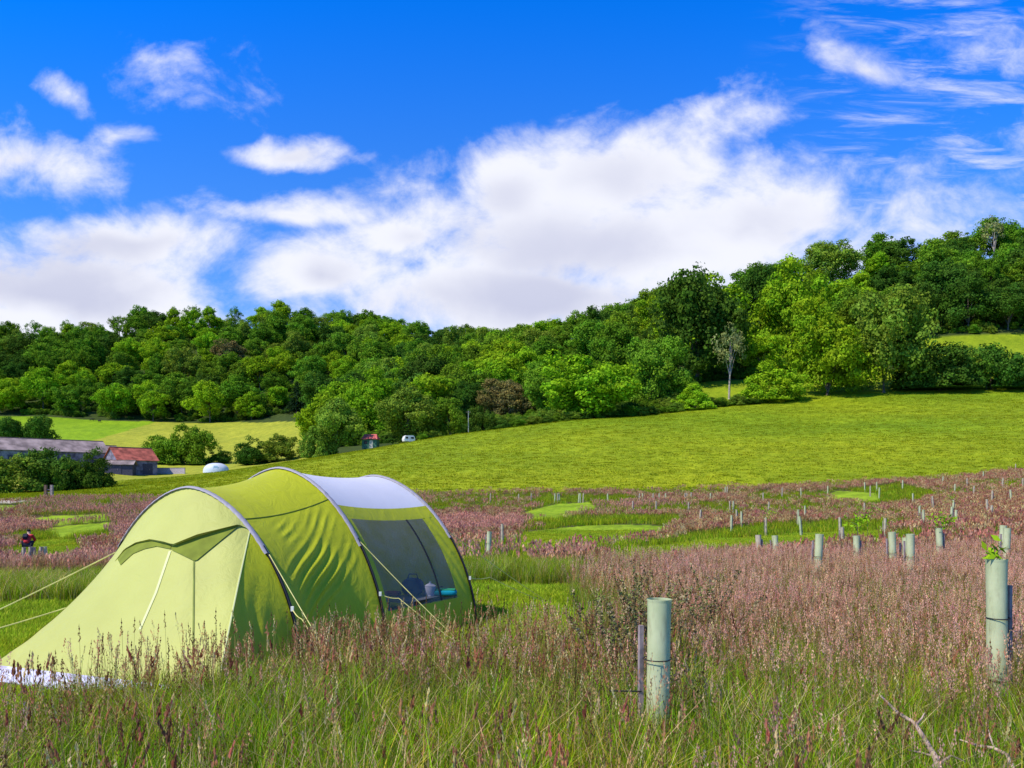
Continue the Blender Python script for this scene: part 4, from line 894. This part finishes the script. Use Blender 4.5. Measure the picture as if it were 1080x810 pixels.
# ------------------------------------------------------------------ farm beyond the meadow
M_STONE = mat('grey_stone', (.20, .18, .24), .95, .3, 1.2, .4); M_SHADE = mat('dark_boards', (.07, .065, .10), .9, .2)
M_ROOFP = mat('lichen_roof', (.34, .26, .24), .9, .25, .5, .2); M_ROOFR = mat('red_pantiles', (.46, .12, .08), .85, .25, .8, .4); M_CAP = mat('ridge_brown', (.34, .2, .14), .9)
def barn(name, px, Y, w, d, eave, ridge, rz, roofm, wallm, label, zrow=None, doors=1):
    p = W(px, Y); z = p[2]-.5; r = empty(name, (p[0], p[1], z), rz); tag(r, label, 'barn'); e, g = eave+.5, ridge+.5
    mb = MB(); x, y = w/2, d/2
    mb.add([(-x, -y, 0), (x, -y, 0), (x, y, 0), (-x, y, 0), (-x, -y, e), (x, -y, e), (x, y, e), (-x, y, e), (-x, 0, g), (x, 0, g)], [(0, 1, 5, 4), (2, 3, 7, 6), (1, 2, 6, 9, 5), (3, 0, 4, 8, 7), (4, 5, 9, 8), (6, 7, 8, 9)])
    mb.build('wall', wallm, r)
    for s in (-1, 1):
        mb = MB(); o = .35; yy = s*(y+o); ze = e-(g-e)/y*o
        t = .12; mb.add([(-x-o, 0, g+.03), (x+o, 0, g+.03), (x+o, yy, ze+.03), (-x-o, yy, ze+.03), (-x-o, 0, g+t), (x+o, 0, g+t), (x+o, yy, ze+t), (-x-o, yy, ze+t)], [(0, 1, 2, 3), (4, 7, 6, 5), (0, 4, 5, 1), (1, 5, 6, 2), (2, 6, 7, 3), (3, 7, 4, 0)])
        mb.build('roof', roofm, r)
    mb = MB(); mb.box((0, 0, g+.15), (w+.7, .35, .12)); mb.build('ridge_cap', M_CAP, r)
    for k in range(doors):
        xx = -x+w*(k+.5)/doors; mb = MB(); mb.box((xx, -y-.03, 1.6), (min(2.4, w/doors*.5), .08, 2.4)); dr = mb.build('door', M_SHADE, r); mb = MB(); mb.box((xx+.4, -y-.1, 1.5), (.06, .06, .3)); mb.build('handle', M_STAKE, dr)
    mb = MB(); mb.box((-x-.03, 0, e*.75), (.08, 1.1, 1.2)); wn = mb.build('window', M_SHADE, r); mb = MB(); mb.box((-x-.06, 0, e*.75-.66), (.16, 1.3, .1)); mb.build('sill', M_ROOFP, wn)
    return r
barn('long_barn', 50, 188, 24, 9, 3.6, 6.4, .80, M_ROOFP, M_STONE, 'long stone barn with a faded pinkish grey roof behind the bushes at far left', doors=3)
barn('long_barn', 98, 197, 10, 8, 3.4, 5.6, .7, M_ROOFP, M_STONE, 'shorter grey roofed barn between the long barn and the red roofed one', doors=1)
barn('small_barn', 138, 186, 9.0, 7.5, 3.2, 6.0, .85, M_ROOFR, M_STONE, 'small stone barn with a bright red tiled roof right of the bushes', doors=2)
barn('lean_to', 124, 180, 7, 3.0, 2.2, 3.0, .2, M_ROOFP, M_SHADE, 'low dark lean to with a grey roof in front of the red roofed barn', doors=1)
w_ = empty('farm_wall', W(177, 192), -.06); tag(w_, 'low pale farmyard wall right of the red roofed barn', 'wall'); mb = MB(); mb.box((0, 0, .6), (8.5, .4, 1.6)); mb.build('wall', mat('pale_wall', (.55, .47, .50), .9), w_); mb = MB(); mb.box((0, 0, 1.45), (8.6, .5, .1)); mb.build('coping', M_ROOFP, w_)
# white dome tent
p = W(228, 176); dm = empty('dome_tent', p, .3); dm.scale = (.92, .92, 1.0); tag(dm, 'white and pale blue dome tent beside bushes at the top of the far field', 'tent')
MW = fabric('white_canvas', (.78, .82, .88), .2); MWB = fabric('pale_blue_canvas', (.50, .66, .80), .2)
for nm, a0, a1, m in (('canopy', 0, math.pi, MWB), ('canopy', math.pi, 2*math.pi, MW)):
    a, b = np.meshgrid(np.linspace(a0, a1, 18), np.linspace(0, math.pi/2, 10)); grid_mesh(nm, np.stack([np.cos(a)*np.cos(b)**.8*3.0, np.sin(a)*np.cos(b)**.8*2.2, np.sin(b)**.8*2.15-.1], -1), m, dm)
mb = MB(); mb.add([(-.7, -2.12, 0), (.7, -2.12, 0), (.45, -2.02, 1.4), (-.45, -2.02, 1.4)], [(0, 1, 2, 3)]); mb.build('door', MWB, dm)
for k in range(3):
    mb = MB(); an = k*math.pi/3+.3; mb.tube([(math.cos(an)*math.cos(b)**.8*3.04, math.sin(an)*math.cos(b)**.8*2.24, math.sin(b)**.8*2.19-.1) for b in np.linspace(0, math.pi/2, 10)], .03, 4); mb.build('pole', M_BLACK, dm)
# hut and caravan
p = W(391, 194); p[2] += .2; ht_ = empty('hut', p, -.1); tag(ht_, 'small hut with a red roof half hidden by trees at the top of the pasture', 'hut')
M_HW = mat('hut_green', (.06, .16, .10), .8); mb = MB(); mb.box((0, 0, 1.1), (3.6, 2.6, 2.4)); mb.build('wall', M_HW, ht_)
mb = MB(); mb.add([(-2.1, -1.7, 2.2), (2.1, -1.7, 2.2), (2.1, 1.7, 2.2), (-2.1, 1.7, 2.2), (-1.5, 0, 3.5), (1.5, 0, 3.5)], [(0, 1, 5, 4), (2, 3, 4, 5), (1, 2, 5), (3, 0, 4), (0, 3, 2, 1)]); mb.build('roof', mat('hut_red', (.62, .14, .12), .7), ht_)
mb = MB(); mb.box((.5, -1.33, 1.0), (.8, .06, 1.9)); mb.build('door', mat('hut_pale', (.6, .55, .45)), ht_)
mb = MB(); mb.box((-.9, -1.33, 1.4), (.8, .06, .7)); mb.build('window', M_BLACK, ht_)
p = W(431, 195); cv = empty('caravan', p, .5, .8); tag(cv, 'small white caravan parked under trees at the top of the pasture', 'caravan')
MCV = mat('caravan_white', (.80, .78, .76), .35, .03)
sec = [(-1.7, .5), (-1.8, 1.1), (-1.55, 1.9), (-1.1, 2.25), (1.2, 2.3), (1.6, 1.9), (1.75, 1.1), (1.65, .5)]
mb = MB(); nS = len(sec); mb.add([(x, -1, z) for x, z in sec]+[(x, 1, z) for x, z in sec], [tuple(range(nS)), tuple(reversed(range(nS, 2*nS)))]+[(i, nS+i, nS+(i+1) % nS, (i+1) % nS) for i in range(nS)]); mb.build('body', MCV, cv)
for x0, w0 in ((-.95, .8), (.85, .9)): mb = MB(); mb.box((x0, -1.02, 1.55), (w0, .05, .55)); mb.build('window', M_BLACK, cv)
mb = MB(); mb.box((0, -1.02, 1.25), (.6, .04, 1.5)); mb.build('door', mat('caravan_door', (.66, .66, .7)), cv)
for sy in (-1, 1): mb = MB(); mb.tube([(0, sy*.9-.1, .32), (0, sy*.9+.1, .32)], .32, 14); wh = mb.build('wheel', M_BLACK, cv); mb = MB(); mb.tube([(0, sy*.9-.12, .32), (0, sy*.9+.12, .32)], .15, 10); mb.build('hub', MCV, wh)
mb = MB(); mb.tube([(1.6, 0, .5), (2.6, 0, .45)], .04, 5); mb.build('drawbar', M_BLACK, cv)
# pole
p = W(494, 200); pl = empty('utility_pole', p); tag(pl, 'slim white pole standing before the dark trees at the hedge', 'pole'); mb = MB(); mb.tube([(0, 0, -.5), (0, 0, 6.0)], [.10, .07], 8); mb.build('post', mat('pole_pale', (.42, .43, .42)), pl)
mb = MB(); mb.box((0, 0, 5.7), (1.2, .12, .14)); mb.build('crossbar', BARK, pl)
# gatepost by the track
p = W(51.5, 92); gp = empty('gate_post', p); tag(gp, 'pair of short wooden posts at the end of the pale track', 'post')
for k, x in enumerate((-.35, .35)): mb = MB(); mb.box((x, 0, .6), (.28, .28, 1.5)); mb.build('post', mat('post_brown', (.17, .10, .07)) if k == 0 else M_STAKE, gp)
mb = MB(); mb.box((0, 0, .8), (.6, .06, .1)); mb.box((0, 0, .45), (.6, .06, .1)); mb.build('rail', M_STAKE, gp)

# ------------------------------------------------------------------ skinned figures
def skinned(name, V, E, R, m, parent=None, lv=2, root=0):
    me = bpy.data.meshes.new(name); me.from_pydata(V, E, []); me.update(); o = bpy.data.objects.new(name, me); COL.objects.link(o)
    o.modifiers.new('s', 'SKIN'); 
    for i, d in enumerate(me.skin_vertices[0].data): r = R[i]; d.radius = (r, r) if not isinstance(r, tuple) else r; d.use_root = (i == root)
    ss = o.modifiers.new('u', 'SUBSURF'); ss.levels = lv; ss.render_levels = lv
    dg = bpy.context.evaluated_depsgraph_get(); nm = bpy.data.meshes.new_from_object(o.evaluated_get(dg)); bpy.data.objects.remove(o); nm.name = name
    nm.materials.clear(); nm.materials.append(m); nm.polygons.foreach_set('use_smooth', np.ones(len(nm.polygons), bool)); return obj(name, nm, parent)
M_SKIN = mat('skin', (.50, .30, .22), .6, .05); M_JKT = mat('red_jacket', (.62, .03, .04), .8, .1, bump=.3); M_TR = mat('dark_trousers', (.03, .03, .05), .9); M_HAIR = mat('dark_hair', (.03, .02, .015), .8)
pp3 = at(28.5, 42); per = empty('person', pp3, .3); tag(per, 'person in red jacket and dark rucksack crouching in grass left of the tent', 'person')
# facing away (+y), stooping
hip = (0, -.08, .34); V = [hip, (0, 0, .48), (0, .12, .64), (0, .22, .76), (0, .28, .83), (0, .33, .89), (0, .37, .97), (0, .38, 1.04),
 (-.11, .0, .33), (-.20, .36, .46), (-.15, .06, .10), (-.16, .22, .05), (.11, .0, .33), (.20, .36, .46), (.15, .06, .10), (.16, .22, .05),
 (-.19, .21, .76), (-.27, .36, .54), (-.20, .58, .44), (-.18, .65, .40), (.19, .21, .76), (.28, .36, .55), (.20, .58, .44), (.18, .65, .40)]
E_ = [(0, 1), (1, 2), (2, 3), (3, 4), (4, 5), (5, 6), (6, 7), (0, 8), (8, 9), (9, 10), (10, 11), (0, 12), (12, 13), (13, 14), (14, 15), (3, 16), (16, 17), (17, 18), (18, 19), (3, 20), (20, 21), (21, 22), (22, 23)]
R_ = [.15, .145, .15, .13, .06, .085, .105, .07, .095, .065, .045, .035, .095, .065, .045, .035, .065, .05, .035, .03, .065, .05, .035, .03]
body = skinned('body', V, E_, R_, M_SKIN, per)
skinned('jacket', [V[i] for i in (0, 1, 2, 3)]+[V[16], V[17], V[18], V[20], V[21], V[22]], [(0, 1), (1, 2), (2, 3), (3, 4), (4, 5), (5, 6), (3, 7), (7, 8), (8, 9)], [.175, .17, .175, .15, .085, .068, .052, .085, .068, .052], M_JKT, per)
skinned('trousers', [(0, -.08, .36), V[8], V[9], V[10], V[12], V[13], V[14]], [(0, 1), (1, 2), (2, 3), (0, 4), (4, 5), (5, 6)], [.165, .11, .08, .065, .11, .08, .065], M_TR, per)
skinned('hair', [(0, .30, .96), (0, .33, 1.04), (0, .38, 1.08)], [(0, 1), (1, 2)], [.10, .115, .07], M_HAIR, per)
rk = blob('rucksack', pp3+np.array([-.03, -.15, .60]), (.26, .18, .34), mat('dark_rucksack', (.03, .01, .03), .8), 3.2); rk.rotation_euler = (-.7, 0, .3); tag(rk, 'dark rucksack on the back of the person in red', 'rucksack')
mb = MB(); mb.box((0, -.1, .14), (.2, .06, .16)); mb.build('pocket', M_TR, rk)
M_COW = mat('cow_black', (.02, .018, .016), .8)
def cow(px, Y, rz, lb):
    p = W(px, Y); V = [(0, 0, 1.05), (.55, 0, 1.08), (-.6, 0, 1.08), (.95, 0, 1.15), (1.25, 0, 1.0), (1.5, 0, .78),
      (.6, .2, .8), (.62, .2, .42), (.62, .2, .05), (.6, -.2, .8), (.62, -.2, .42), (.66, -.2, .05), (-.72, .22, .8), (-.86, .22, .45), (-.82, .22, .05), (-.72, -.22, .8), (-.84, -.22, .45), (-.78, -.22, .05), (-.95, 0, 1.1), (-1.02, 0, .6)]
    E2 = [(0, 1), (0, 2), (1, 3), (3, 4), (4, 5), (1, 6), (6, 7), (7, 8), (1, 9), (9, 10), (10, 11), (2, 12), (12, 13), (13, 14), (2, 15), (15, 16), (16, 17), (2, 18), (18, 19)]
    R2 = [.38, .36, .34, .2, .15, .09, .13, .07, .06, .13, .07, .06, .15, .08, .06, .15, .08, .06, .06, .03]
    o = skinned('cow', V, E2, R2, M_COW, None, 1); o.location = p; o.rotation_euler = (0, 0, rz); tag(o, lb, 'cow')
cow(97, 408, .3, 'left one of two tiny dark cows in the bright green field below the wood'); cow(105, 402, 2.6, 'right one of two tiny dark cows in the bright green field below the wood')

# ------------------------------------------------------------------ sky: Nishita with clouds laid out by world direction
w = bpy.data.worlds.new('World'); SC.world = w; w.use_nodes = True; nt = w.node_tree; ns, lk = nt.nodes, nt.links; ns.clear()
SUN = Vector((-.76, -.52, 0)).normalized(); EL = math.radians(50); AZ = math.atan2(SUN.x, SUN.y)
out = N(ns, 'ShaderNodeOutputWorld'); bg = N(ns, 'ShaderNodeBackground'); bg.inputs[1].default_value = .11; lk.new(bg.outputs[0], out.inputs[0])
sky = N(ns, 'ShaderNodeTexSky', sky_type='NISHITA', sun_disc=False, sun_elevation=EL, sun_rotation=AZ, altitude=200, air_density=1.0, dust_density=.4, ozone_density=3.0)
tint = N(ns, 'ShaderNodeMixRGB', blend_type='MULTIPLY'); tint.inputs[0].default_value = 1
TINT_LO, TINT_HI = (.60, 1.12, 1.85), (.0, 1.05, 2.75)
lk.new(sky.outputs[0], tint.inputs[1])
tc = N(ns, 'ShaderNodeTexCoord'); sp = N(ns, 'ShaderNodeSeparateXYZ'); lk.new(tc.outputs['Generated'], sp.inputs[0])
def M(op, a, b=None, c=None, clamp=False):
    n = N(ns, 'ShaderNodeMath', operation=op); n.use_clamp = clamp
    for i, x in enumerate((a, b, c)):
        if x is None: continue
        if hasattr(x, 'links'): lk.new(x, n.inputs[i])
        else: n.inputs[i].default_value = x
    return n.outputs[0]
# horizontal bearing measure (x/y) and height measure (z/y) of the direction; the rear half mirrors the front
ya = M('MAXIMUM', M('ABSOLUTE', sp.outputs['Y']), .12)
u0 = M('DIVIDE', sp.outputs['X'], ya); v0 = M('DIVIDE', sp.outputs['Z'], ya)
tm = N(ns, 'ShaderNodeMixRGB'); tm.inputs[1].default_value = (*TINT_LO, 1); tm.inputs[2].default_value = (*TINT_HI, 1)
mr0 = N(ns, 'ShaderNodeMapRange', interpolation_type='SMOOTHSTEP'); mr0.inputs[1].default_value = .15; mr0.inputs[2].default_value = .68; lk.new(v0, mr0.inputs[0]); lk.new(mr0.outputs[0], tm.inputs[0]); 
zd = N(ns, 'ShaderNodeMapRange', interpolation_type='SMOOTHSTEP'); zd.inputs[1].default_value = .65; zd.inputs[2].default_value = 1.3; zd.inputs[3].default_value = 1.0; zd.inputs[4].default_value = .5; lk.new(v0, zd.inputs[0])
zm = N(ns, 'ShaderNodeVectorMath', operation='SCALE'); lk.new(tm.outputs[0], zm.inputs[0]); lk.new(zd.outputs[0], zm.inputs['Scale']); lk.new(zm.outputs[0], tint.inputs[2])
cb = N(ns, 'ShaderNodeCombineXYZ'); lk.new(u0, cb.inputs[0]); lk.new(M('MULTIPLY', v0, 1.35), cb.inputs[1])
def noise(scale, detail, rough=.55, vec=None, dist=0):
    n = N(ns, 'ShaderNodeTexNoise'); n.inputs['Scale'].default_value = scale; n.inputs['Detail'].default_value = detail; n.inputs['Roughness'].default_value = rough; n.inputs['Distortion'].default_value = dist; lk.new(vec or cb.outputs[0], n.inputs['Vector']); return n
nw = noise(3.2, 3); spw = N(ns, 'ShaderNodeSeparateColor'); lk.new(nw.outputs['Color'], spw.inputs[0])
u = M('MULTIPLY_ADD', M('SUBTRACT', spw.outputs[0], .5), .16, u0); v = M('MULTIPLY_ADD', M('SUBTRACT', spw.outputs[1], .5), .10, v0)
BL = [(640, 255, 330, 95, 1.0, 0), (645, 185, 125, 70, 1.05, 0), (775, 240, 185, 62, .9, 0), (340, 292, 120, 52, 1.0, 0), (545, 200, 90, 55, .9, 0), (880, 245, 120, 62, .45, 0), (560, 320, 330, 60, 1.0, 0), (430, 250, 90, 30, .75, 0),
 (50, 310, 230, 62, 1.0, 0), (130, 265, 150, 38, .8, 0), (290, 228, 160, 20, .55, 0), (30, 175, 120, 48, .6, 0), (55, 100, 36, 18, .5, .4), (120, 140, 38, 16, .42, 0), (172, 74, 60, 30, .26, 0), (312, 163, 62, 18, .8, 0),
 (925, 62, 74, 30, .62, .45), (810, 110, 110, 24, .32, -.1), (990, 195, 150, 55, .22, 0), (1020, 50, 60, 18, .2, 0), (-300, 200, 260, 120, .9, 0), (1400, 180, 260, 110, .8, 0)]
acc = None
for px, row, rx, ry, st_, rot in BL:
    cu, cv_, a, b = (px-CX)/F, (HY-row)/F, rx/F, ry/F
    du = M('SUBTRACT', u, cu); dv = M('SUBTRACT', v, cv_)
    if rot:
        c, s = math.cos(rot), math.sin(rot); d1 = M('SUBTRACT', M('MULTIPLY', du, c), M('MULTIPLY', dv, s)); dv = M('ADD', M('MULTIPLY', du, s), M('MULTIPLY', dv, c)); du = d1
    e = M('ADD', M('POWER', M('ABSOLUTE', M('DIVIDE', du, a)), 2.0), M('POWER', M('ABSOLUTE', M('DIVIDE', dv, b)), 2.0))
    g_ = M('MULTIPLY', M('SUBTRACT', 1.0, M('SQRT', e)), st_); g_ = M('MAXIMUM', g_, -1.0)
    acc = g_ if acc is None else M('SMOOTH_MAX', acc, g_, .16)
n1 = noise(5.5, 9, .6, dist=.4); n2 = noise(17, 8, .62, dist=.3)
mp = N(ns, 'ShaderNodeMapping'); mp.inputs['Rotation'].default_value = (0, 0, .25); mp.inputs['Scale'].default_value = (1.0, 4.5, 1); lk.new(cb.outputs[0], mp.inputs[0]); n3 = noise(6, 8, .65, mp.outputs[0], .5)
edge = M('ADD', M('MULTIPLY', M('SUBTRACT', n1.outputs['Fac'], .5), 1.9), M('MULTIPLY', M('SUBTRACT', n2.outputs['Fac'], .5), .75))
den = M('ADD', acc, edge)
mr = N(ns, 'ShaderNodeMapRange', interpolation_type='SMOOTHSTEP'); mr.inputs[1].default_value = -.12; mr.inputs[2].default_value = .62; lk.new(den, mr.inputs[0])
cir = N(ns, 'ShaderNodeMapRange', interpolation_type='SMOOTHSTEP'); cir.inputs[1].default_value = .45; cir.inputs[2].default_value = .78; cir.inputs[4].default_value = .75; lk.new(n3.outputs['Fac'], cir.inputs[0])
reg = N(ns, 'ShaderNodeMapRange', interpolation_type='SMOOTHSTEP'); reg.inputs[1].default_value = .28; reg.inputs[2].default_value = .5; lk.new(u0, reg.inputs[0])
cirr = M('MULTIPLY', cir.outputs[0], reg.outputs[0])
maskc = M('MAXIMUM', mr.outputs[0], cirr, clamp=True)
maskc = M('MULTIPLY', maskc, .97)
frt = N(ns, 'ShaderNodeMapRange', interpolation_type='SMOOTHSTEP'); frt.inputs[1].default_value = -.1; frt.inputs[2].default_value = .25; lk.new(sp.outputs['Y'], frt.inputs[0]); maskc = M('MULTIPLY', maskc, frt.outputs[0])
# cloud body: bright tops, soft grey-lilac undersides
n4 = noise(4.0, 6, .5, dist=.2)
thick = N(ns, 'ShaderNodeMapRange', interpolation_type='SMOOTHSTEP'); thick.inputs[1].default_value = .35; thick.inputs[2].default_value = .95; lk.new(M('ADD', acc, M('MULTIPLY', M('SUBTRACT', n4.outputs['Fac'], .5), 1.6)), thick.inputs[0])
lowg = N(ns, 'ShaderNodeMapRange'); lowg.inputs[1].default_value = .42; lowg.inputs[2].default_value = .2; lk.new(v0, lowg.inputs[0])
shd = M('MULTIPLY', thick.outputs[0], M('ADD', .35, M('MULTIPLY', lowg.outputs[0], .5)), clamp=True)
cc = N(ns, 'ShaderNodeMixRGB'); cc.inputs[1].default_value = (8.6, 8.7, 9.4, 1); cc.inputs[2].default_value = (4.9, 5.1, 6.8, 1); lk.new(shd, cc.inputs[0])
fx = N(ns, 'ShaderNodeMixRGB'); lk.new(maskc, fx.inputs[0]); lk.new(tint.outputs[0], fx.inputs[1]); lk.new(cc.outputs[0], fx.inputs[2]); lk.new(fx.outputs[0], bg.inputs[0])
w.cycles.sampling_method = 'MANUAL'; w.cycles.sample_map_resolution = 512

sl = bpy.data.lights.new('sun', 'SUN'); sl.energy = 5.0; sl.angle = math.radians(.55); sl.color = (1.0, .93, .80); so = bpy.data.objects.new('sun', sl); COL.objects.link(so)
sd = Vector((SUN.x*math.cos(EL), SUN.y*math.cos(EL), math.sin(EL))); so.rotation_euler = (-sd).to_track_quat('-Z', 'Y').to_euler(); so.location = (-20, -10, 40)
cam = bpy.data.cameras.new('camera'); cam.sensor_width = 36; cam.lens = F/1080*36; cam.shift_y = (HY-405)/1080; cam.clip_end = 5000; cam.clip_start = .05
co = bpy.data.objects.new('camera', cam); COL.objects.link(co); co.location = (0, 0, H); co.rotation_euler = (math.pi/2, 0, 0); SC.camera = co
SC.view_settings.view_transform = 'Standard'; SC.view_settings.look = 'None'; SC.view_settings.exposure = 0.0; SC.view_settings.gamma = 1; SC.view_settings.use_curve_mapping = False
SC.cycles.transparent_max_bounces = 12; SC.cycles.max_bounces = 6; SC.cycles.use_denoising = True
